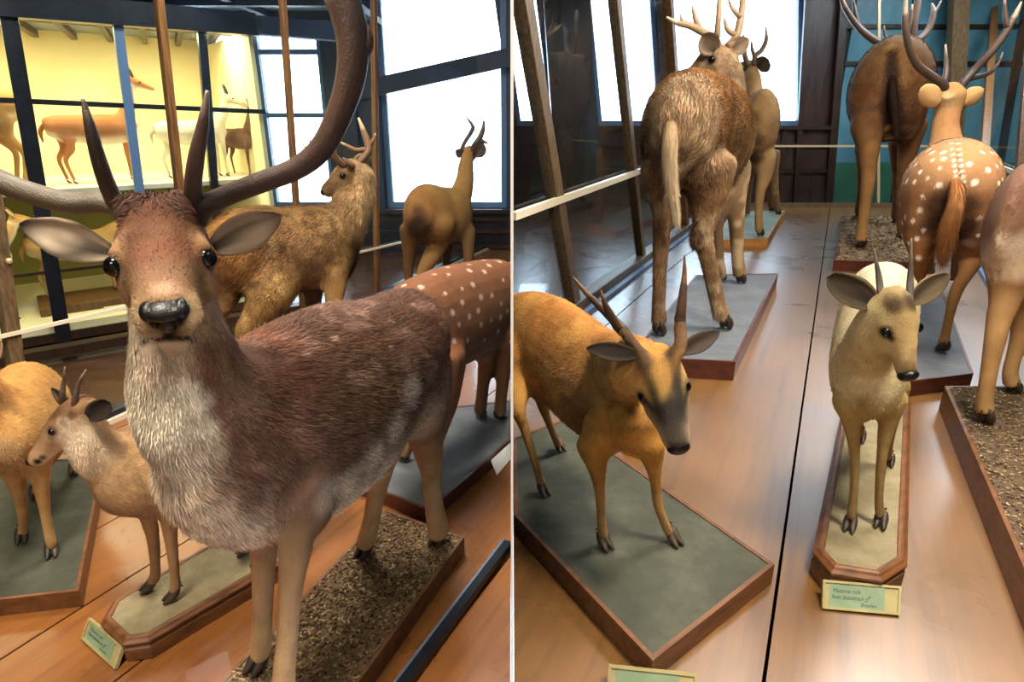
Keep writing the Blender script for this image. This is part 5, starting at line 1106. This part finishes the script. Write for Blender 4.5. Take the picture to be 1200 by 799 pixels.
# ------------------------------------------------------------------ the lit cabinet across the aisle
D0, D1 = G(31, 407), G(252, 369); Dd = nrm(D1 - D0); Dn = np.array([-Dd[1], Dd[0], 0])
DA = PLN(-150, 400, D0, Dn); DB = PLN(338, 350, D0, Dn); DA[2] = DB[2] = 0; DEP = 1.5
cab = empty('display_cabinet', tuple((DA + DB) / 2), 'lit yellow display cabinet with dark uprights and a shelf of mounted animals', 'cabinet')
def dq(a, b, z): return np.array([*(D0 + Dd * a + Dn * b)[:2], z])
ua, ub = np.dot(DA - D0, Dd), np.dot(DB - D0, Dd)
ZC = PLN(31, 14, D0, Dn)[2]; ZS = PLN(135, 219, D0, Dn)[2]; ZF = .11
def dbox(a0, a1, b0, b1, z0, z1):
    c = [dq(a0, b0, 0), dq(a1, b0, 0), dq(a1, b1, 0), dq(a0, b1, 0)]; return MB().prism([tuple(q[:2]) for q in c], z0, z1)
dbox(ua, ub, DEP, DEP + .03, ZS, ZC + .1).build('back_panel', M['yellow'], cab); dbox(ua, ub, DEP, DEP + .03, .02, ZS).build('back_panel', M['olive'], cab)
dbox(ua, ub, .02, DEP, .06, ZF).build('floor_panel', M['yellow'], cab)
dbox(ua, ub, .0, DEP, .0, .06).build('base', M['dark_wood'], cab)
dbox(ub - .03, ub, .05, DEP, ZF, ZC).build('side_panel', M['yellow'], cab); dbox(ua, ua + .03, .05, DEP, ZF, ZC).build('side_panel', M['yellow'], cab)
dbox(ua, ub, .06, DEP, ZS - .03, ZS).build('shelf', M['cream'], cab)
tp = dbox(ua, ub, .0, DEP + .03, ZC + .06, ZC + .1).build('top_panel', M['ceil'], cab)
mb = MB()
for k in np.linspace(ua + .2, ub - .2, 9): mb.bar(dq(k, .03, ZC + .03), dq(k + .25, DEP, ZC + .03), .04, .05)
mb.bar(dq(ua, .5, ZC + .03), dq(ub, .5, ZC + .03), .04, .05); mb.build('ceiling_bar', M['dark_wood'], tp)
MB().bar(dq(ua, -.02, ZC + .03), dq(ub, -.02, ZC + .03), .12, .14).build('header', M['blackmetal'], cab)
kind(MB().bar(dq(ub + .03, -.02, ZC + .03), dq(np.dot(PLN(436, 75, D0, Dn) - D0, Dd), -.02, ZC + .03), .10, .12).build('trim_8', M['bluegrey']))
MB().bar(dq(ua, -.06, ZC - .01), dq(ub, -.06, ZC - .01), .03, .025).build('header_trim', M['cream'], cab)
for bot, top, w in (((75, 398), (10, 18), .085), ((263, 367), (238, 60), .055), ((-60, 415), (-110, 0), .08)): post(cab, D0 - Dn * .01, Dn, bot, top, w, 'blackmetal', ZC, .05)
post(cab, D0 - Dn * .01, Dn, (184, 380), (140, 45), .055, 'frame_blue', ZC, .05)  # dark upright made blue: its blue reflections are put into the colour
zm = PLN(27, 111, D0, Dn)[2]; zm2 = PLN(300, 131, D0, Dn)[2]; MB().bar(dq(ua, -.01, PLN(27, 111, D0, Dn)[2]), dq(ub, -.01, zm2), .03, .03).build('crossbar', M['blackmetal'], cab)
z3 = PLN(30, 322, D0, Dn)[2]; MB().bar(dq(ua, .0, z3), dq(ub, .0, z3), .02, .02).build('crossbar', M['dark_wood'], cab)
pane(cab, dq(ua, .012, 0), dq(ub, .012, 0), ZF, ZC, 'glass', .006)
hall_lo = MB().bar(dq(ua, -.30, .03) , dq(ub, -.30, .03), .10, .06); hall_lo.build('step', M['dark_wood'], cab)

def cab_pt(px, b, z): q = PLN(px, 300, D0 + Dn * b, Dn); q[2] = z; return q
hd_ = Dd
small_mount('gazelle', 'slim tan gazelle with short dark horns standing on the cabinet shelf, head held high', cab_pt(143, .45, ZS), 1, .46, ('#a8683a', '#b5774a', '#e8dcc4'), Dd, .16, head_up=.55, neck_fwd=.08)
small_mount('goat', 'tan goat turned away at the outer end of the cabinet shelf', cab_pt(-12, .45, ZS), 1, .62, ('#96703f', '#a57c4a', '#d8c6a0'), -Dd, .3)
small_mount('white_goat', 'pale cream goat on the cabinet shelf beyond the wooden post', cab_pt(250, .45, ZS), 1, .42, ('#d9cba8', '#e6dabb', '#efe6cf'), Dd, .18, head_up=.46, neck_fwd=.12)
small_mount('kid_antelope', 'small dark brown antelope at the end of the cabinet shelf', cab_pt(298, .5, ZS), 1, .36, ('#5a3d28', '#6b4a32', '#8a6a4c'), Dd * .3 - Dn, .2, head_up=.45, neck_fwd=.1)
small_mount('antelope', 'small buff antelope low in the cabinet, showing head and neck beside the outer upright', cab_pt(-60, .40, ZF), 1, .54, ('#a9804a', '#b58d58', '#e0d0ae'), Dd, None, head_up=.30, neck_fwd=.18)
small_mount('antelope', 'small buff antelope on a wooden stand low in the cabinet, behind the fallow buck', cab_pt(92, .5, ZF + .06), 1, .48, ('#a9804a', '#b58d58', '#e0d0ae'), Dd, .16, head_up=.18, neck_fwd=.26)
q = cab_pt(104, .42, 0); tag(dbox(*[np.dot(q - D0, Dd) + s for s in (-.36, .34)], .28, .72, ZF, ZF + .06).build('stand', M['post_wood'], bev=.004), 'low wooden stand under an antelope on the cabinet floor', 'stand')
q = np.dot(cab_pt(128, .2, 0) - D0, Dd); tag(MB().bar(dq(q - .10, .18, ZF + .012), dq(q + .12, .18, ZF + .012), .10, .02).build('card', M['cream']), 'blank cream card lying on the yellow cabinet floor', 'card')

# ------------------------------------------------------------------ plinths
M['felt'] = noisy(mat('plinth_canvas', rough=.75), [(.25, hxa('#28291d')), (.5, hxa('#3f4030')), (.75, hxa('#5c5c4a'))], 5, (1, 1, 1), .5, 14, 9, 0, .012)
M['felt2'] = noisy(mat('plinth_canvas_grey', rough=.7), [(.25, hxa('#4c4f4e')), (.5, hxa('#62666a')), (.75, hxa('#757876'))], 5, (1, 1, 1), .4, 14, 9, 0, .012)
M['felt3'] = noisy(mat('plinth_canvas_green', rough=.7), [(.3, hxa('#66776a')), (.7, hxa('#8a9a8a'))], 4, (1, 1, 1), .3, 14)
M['sand'] = noisy(mat('plinth_sand', rough=.9), [(.25, hxa('#6e6346')), (.5, hxa('#857858')), (.75, hxa('#988c6e'))], 14, (1, 1, 1), .8, 160, 9, 0, .004)
M['soil'] = noisy(mat('plinth_soil', rough=.95), [(.25, hxa('#55432e')), (.5, hxa('#7a6244')), (.75, hxa('#957c58'))], 30, (1, 1, 1), .9, 90, 9, 0, .012)
M['soil_dark'] = noisy(mat('plinth_soil_dark', rough=.95), [(.25, hxa('#3a2e20')), (.5, hxa('#594732')), (.75, hxa('#75603f'))], 30, (1, 1, 1), .9, 90, 9, 0, .012)
M['gravel'] = noisy(mat('plinth_gravel', rough=.95), [(.25, hxa('#4a3a28')), (.5, hxa('#7a664a')), (.75, hxa('#9a8666'))], 40, (1, 1, 1), .9, 120, 9, 0, .02)
M['rim'] = wood('plinth_rim', [(.3, '#4a2c16'), (.6, '#7a4c28'), (.8, '#5f3a1e')], .6, 5, (1, 8, 8), .45)
M['rim_red'] = wood('plinth_rim_red', [(.3, '#3c1a12'), (.6, '#5f2c1c'), (.8, '#4a2216')], .3, 5, (1, 8, 8), .4)
M['rim_light'] = wood('plinth_rim_light', [(.3, '#8a5528'), (.6, '#b87c40'), (.8, '#9a6632')], .3, 5, (1, 8, 8), .45)
M['chip'] = vcol('wood_chip', .9, .2)
def offset(poly, o):
    poly = [np.asarray(p[:2], float) for p in poly]; n = len(poly)
    ar = sum(poly[i][0]*poly[(i+1)%n][1]-poly[(i+1)%n][0]*poly[i][1] for i in range(n)); sg = 1 if ar > 0 else -1; out = []
    for i in range(n):
        a, b, c = poly[i-1], poly[i], poly[(i+1)%n]; e1, e2 = (b-a)/np.linalg.norm(b-a), (c-b)/np.linalg.norm(c-b)
        n1, n2 = np.array([e1[1], -e1[0]])*sg, np.array([e2[1], -e2[0]])*sg; m = n1 + n2; m /= np.linalg.norm(m)
        out.append(b + m * o / max(np.dot(m, n1), .4))
    return out
def inside(poly, p):
    r = False; n = len(poly)
    for i in range(n):
        (x1, y1), (x2, y2) = poly[i][:2], poly[(i+1)%n][:2]
        if (y1 > p[1]) != (y2 > p[1]) and p[0] < (x2-x1)*(p[1]-y1)/(y2-y1)+x1: r = not r
    return r
def relief(poly, z, amp, scale, cell=.018):
    """uneven ground inside a polygon"""
    bm = bmesh.new(); f = bm.faces.new([bm.verts.new((p[0], p[1], z)) for p in poly]); bm.normal_update()
    if f.normal.z < 0: f.normal_flip()
    lo, hi = np.min(poly, 0), np.max(poly, 0)
    for ax in (0, 1):
        k = min(90, max(2, int((hi[ax] - lo[ax]) / cell)))
        for v in np.linspace(lo[ax], hi[ax], k + 1)[1:-1]:
            co = [0, 0, z]; co[ax] = v; no = [0, 0, 0]; no[ax] = 1
            bmesh.ops.bisect_plane(bm, geom=bm.verts[:] + bm.edges[:] + bm.faces[:], plane_co=co, plane_no=no)
    for v in bm.verts:
        b = 0 if v.is_boundary else 1; v.co.z += b * amp * (noise.noise(v.co * scale) + .6 * noise.noise(v.co * scale * 2.7))
    V = [tuple(v.co) for v in bm.verts]; bm.verts.index_update(); F = [[v.index for v in q.verts] for q in bm.faces]; bm.free(); return V, F
def plinth(name, label, px, zt, z0, top, rim, edge=.012, amp=.003, scale=6., chips=0, chip_r=.008, group=None, world=None):
    poly = world or [tuple(G(x, y, zt)[:2]) for x, y in px]; c = np.mean(poly, 0)
    r = empty(name, (c[0], c[1], z0), label, 'plinth', group or 'plinths under the mounted deer')
    inn = offset(poly, -edge); n = len(poly); mb = MB()
    A = [np.array([*p, zt]) for p in poly]; B = [np.array([*p, zt]) for p in inn]
    V = [np.array([*p, z0]) for p in poly] + A + B + [np.array([*p, z0]) for p in inn]
    F = []
    for i in range(n):
        j = (i + 1) % n
        F += [(i, j, n+j, n+i), (n+i, n+j, 2*n+j, 2*n+i), (2*n+i, 2*n+j, 3*n+j, 3*n+i), (3*n+i, 3*n+j, j, i)]
    ar = sum(poly[i][0]*poly[(i+1)%n][1]-poly[(i+1)%n][0]*poly[i][1] for i in range(n))
    if ar < 0: F = [f[::-1] for f in F]
    mb.add(V, F).build('rim', M[rim], r)
    mesh_obj('ground', *relief(inn, zt - .003, amp, scale), M[top], r)
    if chips:
        mc = MB(); lo, hi = np.min(inn, 0), np.max(inn, 0); k = 0
        while k < chips:
            p = lo + (hi - lo) * rng.random(2)
            if not inside(inn, p): continue
            k += 1; s = chip_r * rng.uniform(.35, 1.5); fl = rng.random() < .45
            R = np.array(Matrix.Rotation(rng.uniform(0, 6.28), 3, 'Z') @ Matrix.Rotation(rng.normal(0, .35), 3, 'X'))
            sh = np.array([1.9, .55, .22] if fl else [1, .8, .55]) * s
            V = (rng.uniform(.55, 1, (8, 1)) * np.array([(x, y, z) for z in (-1, 1) for x, y in ((-1,-1),(1,-1),(1,1),(-1,1))]) * sh) @ R.T * .5 + [p[0], p[1], zt + s * .12]
            cc = hx(['#5a4630', '#7b6346', '#9a8060', '#b59c76', '#4a3826', '#8d6f50'][rng.integers(6)])
            mc.add(V, [(3,2,1,0),(4,5,6,7),(0,1,5,4),(1,2,6,5),(2,3,7,6),(3,0,4,7)], cc)
        o = mc.build('wood_chips' if top.startswith('soil') else 'gravel', M['chip'], r); o['kind'] = 'stuff'
    return r
def moulded(name, label, px, zt, z0, top):
    poly = [tuple(G(x, y, zt)[:2]) for x, y in px]; c = np.mean(poly, 0); h = zt - z0
    r = empty(name, (c[0], c[1], z0), label, 'plinth', 'moulded octagonal plinths')
    MB().prism(offset(poly, .006), z0, z0 + h * .50).build('base', M['rim'], r, bev=.003)
    mb = MB(); prof = [(.006, .50), (.006, .54), (.001, .60), (.001, .66), (.007, .74), (.007, .82), (.0, .90), (-.004, .97), (-.010, 1.0), (-.016, .985), (-.02, .93)]
    n = len(poly); V, F = [], []
    for o, q in prof: V += [(*p, z0 + h * q) for p in offset(poly, o)]
    for k in range(len(prof) - 1): F += [(k*n+i, k*n+(i+1)%n, (k+1)*n+(i+1)%n, (k+1)*n+i) for i in range(n)]
    ar = sum(poly[i][0]*poly[(i+1)%n][1]-poly[(i+1)%n][0]*poly[i][1] for i in range(n))
    if ar < 0: F = [f[::-1] for f in F]
    mb.add(V, F).build('moulding', M['rim_light'] if False else M['rim'], r)
    mesh_obj('ground', *relief(offset(poly, -.016), zt - .004, .002, 25, .012), M[top], r)
    return r
def GX(x, y, z, lim):
    p = G(x, y, z); 
    return (max(p[0], lim) if lim > 0 else min(p[0], lim), p[1])
plinth('plinth', 'earth-covered plinth strewn with wood chips under the big fallow buck', [(452, 597), (544, 629), (361, 880), (180, 880)], .07, 0, 'soil', 'rim', .010, .006, 14, 4600, .007)
NL, NR, PR = G(408, 560, .06), G(503, 598, .06), G(599, 516, .06); e = PR - NR
plinth('plinth', 'grey plinth under the white-spotted reddish deer behind the fallow buck', None, .06, 0, 'felt2', 'rim_red', .012, world=[tuple(NL[:2]), tuple(NR[:2]), (-.006, PR[1]), (-.006, PR[1] + .42), tuple((NL + e * 1.25)[:2])])
plinth('plinth', 'dark grey plinth carrying the orange tan deer with its head out of view', [(92, 692), (122, 535), (8, 540), (-120, 716)], .06, 0, 'felt', 'rim', .010)
moulded('octagonal_plinth', 'moulded octagonal plinth with sandy top under the sideways-looking spike-horned deer', [(133, 702), (120, 725), (145, 749), (173, 745), (352, 641), (362, 622), (330, 592), (290, 610)], .075, 0, 'sand')
plinth('plinth', 'wooden plinth under the shaggy yellow-brown deer, behind the fallow buck', [(240, 448), (330, 484), (432, 427), (364, 398)], .06, 0, 'felt2', 'rim')
plinth('plinth', 'plinth under the slender deer standing against the bright window', [(455, 345), (492, 372), (580, 340), (534, 318)], .05, 0, 'felt2', 'rim')
zA = ZR + .06
plinth('plinth', 'green-grey canvas plinth with a brown wooden rim under the orange muntjac', None, zA, ZR, 'felt', 'rim', .011, .004, 5, world=[GX(601, 513, zA, .006), tuple(G(662, 490, zA)[:2]), tuple(G(908, 661, zA)[:2]), tuple(G(765, 774, zA)[:2]), GX(601, 603, zA, .006)])
plinth('plinth', 'thick grey plinth carrying the tall shaggy deer seen from behind', [(815, 322), (912, 320), (862, 424), (738, 417)], ZR + .09, ZR, 'felt2', 'rim_red', .014)
plinth('plinth', 'small green-topped plinth with pale wood sides near the far windows', [(856, 247), (920, 246), (900, 279), (842, 281)], ZR + .08, ZR - .0, 'felt3', 'rim_light', .014)
plinth('plinth', 'gravel-covered plinth with a dark red rim under the tall red-brown stag', [(985, 253), (1083, 253), (1097, 308), (977, 305)], ZR + .08, ZR, 'gravel', 'rim_red', .02, .008, 10, 2600, .016)
plinth('plinth', 'grey plinth with a brown rim under the chestnut spotted deer', [(1106, 343), (1141, 437), (1030, 452), (1044, 343)], ZR + .07, ZR, 'felt2', 'rim_red', .011)
moulded('octagonal_plinth', 'moulded octagonal plinth with sandy top under the pale fawn brocket facing the viewer', [(991, 470), (957, 641), (977, 664), (1033, 673), (1061, 655), (1066, 470)], ZR + .08, ZR, 'sand')
plinth('plinth', 'soil-covered plinth at the picture edge under the brown deer', [(1107, 452), (1320, 452), (1500, 757), (1240, 757)], ZR + .10, ZR, 'soil_dark', 'rim', .012, .006, 14, 5200, .0065)

# ------------------------------------------------------------------ name cards
M['card_green'] = noisy(mat('card_paper', rough=.5), [(.3, hxa('#76886a')), (.7, hxa('#869878'))], 20)
M['card_frame'] = noisy(mat('card_frame', rough=.5), [(.3, hxa('#978a5a')), (.7, hxa('#aca06e'))], 20)
M['ink'] = mat('ink', hx('#2c3a38'), .7)
M['white_card'] = mat('white_card', hx('#f6f4ee'), .5)
def card(label, q, texts=(), frame='card_frame', paper='card_green', th=.006, extra=True):
    TL, TR, BR, BL = [np.asarray(v, float) for v in q]; u, v = TR - TL, BL - TL; n = nrm(np.cross(v, u)); 
    if np.dot(n, CAM - TL) < 0: n = -n
    r = empty('name_card', (BL + BR) / 2, label, 'name card', 'name cards beside the plinths')
    def at(a, b, o=0): return TL * (1-a)*(1-b) + TR * a*(1-b) + BR * a*b + BL * (1-a)*b + n * o
    def slab(a0, b0, a1, b1, o0, o1, mb):
        V = [at(a, b, o) for o in (o0, o1) for a, b in ((a0,b1),(a1,b1),(a1,b0),(a0,b0))]
        mb.add(V, [(3,2,1,0),(4,5,6,7),(0,1,5,4),(1,2,6,5),(2,3,7,6),(3,0,4,7)]); return mb
    W, H = np.linalg.norm(u), np.linalg.norm(v); e = .006; ea, eb = e / W, e / H
    slab(0, 0, 1, 1, -th, 0, MB()).build('backing', M[paper if paper == 'white_card' else frame], r)
    if paper == 'white_card': return r
    mb = MB(); slab(0, 0, 1, eb, 0, .004, mb); slab(0, 1 - eb, 1, 1, 0, .004, mb); slab(0, eb, ea, 1 - eb, 0, .004, mb); slab(1 - ea, eb, 1, 1 - eb, 0, .004, mb); mb.build('frame', M[frame], r)
    slab(.09, .12, .80, .92, 0, .001, MB()).build('paper', M[paper], r)
    for tx, a, b, hgt, wid in texts:
        cu = bpy.data.curves.new('t', 'FONT'); cu.body = tx; cu.shear = .35; to = bpy.data.objects.new('t', cu); link(to)
        dg = bpy.context.evaluated_depsgraph_get(); me = bpy.data.meshes.new_from_object(to.evaluated_get(dg)); co = np.array([tuple(z.co) for z in me.vertices]); F = [tuple(p.vertices) for p in me.polygons]
        bpy.data.objects.remove(to); bpy.data.curves.remove(cu); bpy.data.meshes.remove(me)
        co[:, 0] = (co[:, 0] - co[:, 0].min()) / np.ptp(co[:, 0]) * wid; co[:, 1] = co[:, 1] / .72 * hgt
        mesh_obj('lettering', [at(a + x, b - y, .0016) for x, y, _ in co], F, M['ink'], r, smooth=False)
    return r
tx = [('Mazama rufa', .13, .40, .15, .36), ('Roter Spiesshirsch \u2642', .12, .62, .15, .50), ('Brasilien', .50, .82, .12, .20)]
g = lambda x, y, z: G(x, y, z)
card('green card in a cream frame leaning on the octagonal plinth of the pale fawn brocket', [g(964, 679, ZR+.050), g(1056, 687, ZR+.050), g(1054, 721, ZR+.004), g(963, 713, ZR+.004)], tx)
card('tilted green card at the corner of the octagonal plinth of the sideways-looking deer', [g(105, 724, .048), g(145, 757, .048), g(136, 784, .004), g(96, 748, .004)], tx)
card('dim green card in front of the corner of the muntjac plinth', [g(713, 778, ZR+.045), g(817, 789, ZR+.045), g(817, 823, ZR+.004), g(712, 812, ZR+.004)])
card('plain white card leaning on the grey plinth of the spotted deer by the partition', [g(574, 534, .058), g(598, 515, .058), g(598.3, 538, .008), g(583, 556, .004)], paper='white_card')
def block(label, px, z0, w, d, h, ang):
    p = G(*px, z0); r = empty('label_block', tuple(p), label, 'label block', 'small label blocks on the floor'); c, s = math.cos(ang), math.sin(ang)
    def bx(x0, x1, y0, y1, za, zb, mb): return mb.prism([(p[0]+x*c-y*s, p[1]+x*s+y*c) for x, y in ((x0,y0),(x1,y0),(x1,y1),(x0,y1))], z0+za, z0+zb)
    bx(-w/2, w/2, -d/2, d/2, 0, h, MB()).build('block', M['rim_light'], r, bev=.002); bx(-w/2+.004, w/2-.004, -d/2+.004, d/2-.004, h, h+.001, MB()).build('paper', M['cream'], r); return r
block('small wooden label block lying behind the muntjac plinth', (744, 531), ZR, .07, .045, .02, -.6)
block('small wooden label block on the floor between the two small deer', (126, 577), 0, .055, .06, .015, .2)

# ------------------------------------------------------------------ build the animals
fallow_buck(); brocket(); orange_deer(); spotted_near(); shaggy_mid(); far_hind()
muntjac(); grey_brocket(); big_shaggy(); far_stag(); red_stag(); spotted_rear(); edge_deer()

# ------------------------------------------------------------------ light
def area(name, loc, size, power, color, target=None, size_y=None):
    l = bpy.data.lights.new(name, 'AREA'); l.energy = power; l.color = color; l.shape = 'RECTANGLE'; l.size = size; l.size_y = size_y or size
    o = bpy.data.objects.new(name, l); link(o); o.location = loc
    t = Vector(target) - Vector(loc) if target is not None else Vector((0, 0, -1)); o.rotation_euler = t.to_track_quat('-Z', 'Y').to_euler(); return o
WARM = (1., .91, .77); COOL = (.78, .89, 1.)
area('ceiling_lamp', (-.9, .7, 3.2), .45, 100, WARM); area('ceiling_lamp', (-.7, 3.0, 3.2), .8, 90, (1, .92, .82)); area('ceiling_lamp', (-1.2, -1.0, 3.2), 1.0, 40, WARM)
area('ceiling_lamp', (1.0, .6, 3.2), .45, 100, WARM); area('ceiling_lamp', (2.0, 2.6, 3.2), 1.0, 100, (1, .94, .86)); area('ceiling_lamp', (4.6, 6.3, 3.2), 2.2, 130, (.88, .94, 1.), None, 1.6)
cl = dq((ua + ub) / 2, .45, ZC + .0); o = area('cabinet_lamp', tuple(cl), .5, 70, (1., .86, .5), None, 3.2); o.rotation_euler = (0, 0, math.atan2(Dd[1], Dd[0]) + math.pi/2)
cl2 = dq((ua + ub) / 2, .2, ZS - .06); o = area('cabinet_lamp', tuple(cl2), .2, 12, (1., .86, .5), None, 3.2); o.rotation_euler = (0, 0, math.atan2(Dd[1], Dd[0]) + math.pi/2)
w = bpy.data.worlds.new('sky'); bpy.context.scene.world = w; w.use_nodes = True
bg = w.node_tree.nodes['Background']; bg.inputs['Color'].default_value = (.70, .86, 1., 1); bg.inputs['Strength'].default_value = 8.
for (a, b) in opsL:
    o = area('window_portal', ((a+b)/2, YL + .16, (sl+3.1)/2), b - a, 1, (1, 1, 1), ((a+b)/2, 0, (sl+3.1)/2), 3.1 - sl); o.data.cycles.is_portal = True
for (a, b) in opsR:
    o = area('window_portal', ((a+b)/2, YR + .16, (sR+3.1)/2), b - a, 1, (1, 1, 1), ((a+b)/2, 0, (sR+3.1)/2), 3.1 - sR); o.data.cycles.is_portal = True

# ------------------------------------------------------------------ camera
cd = bpy.data.cameras.new('camera'); cam = bpy.data.objects.new('camera', cd); link(cam)
cd.sensor_fit = 'HORIZONTAL'; cd.sensor_width = 36; cd.lens = FP / 1200 * 36; cd.clip_start = .02; cd.clip_end = 200
cam.location = tuple(CAM); cam.rotation_euler = (math.pi/2 - PITCH, 0, 0)
sc = bpy.context.scene; sc.camera = cam
sc.view_settings.view_transform = 'Standard'; sc.view_settings.look = 'None'; sc.view_settings.exposure = 0.42; sc.view_settings.gamma = 1; sc.view_settings.use_curve_mapping = False
sc.cycles.use_denoising = True; sc.cycles.max_bounces = 8; sc.cycles.transparent_max_bounces = 16; sc.cycles.sample_clamp_indirect = 6
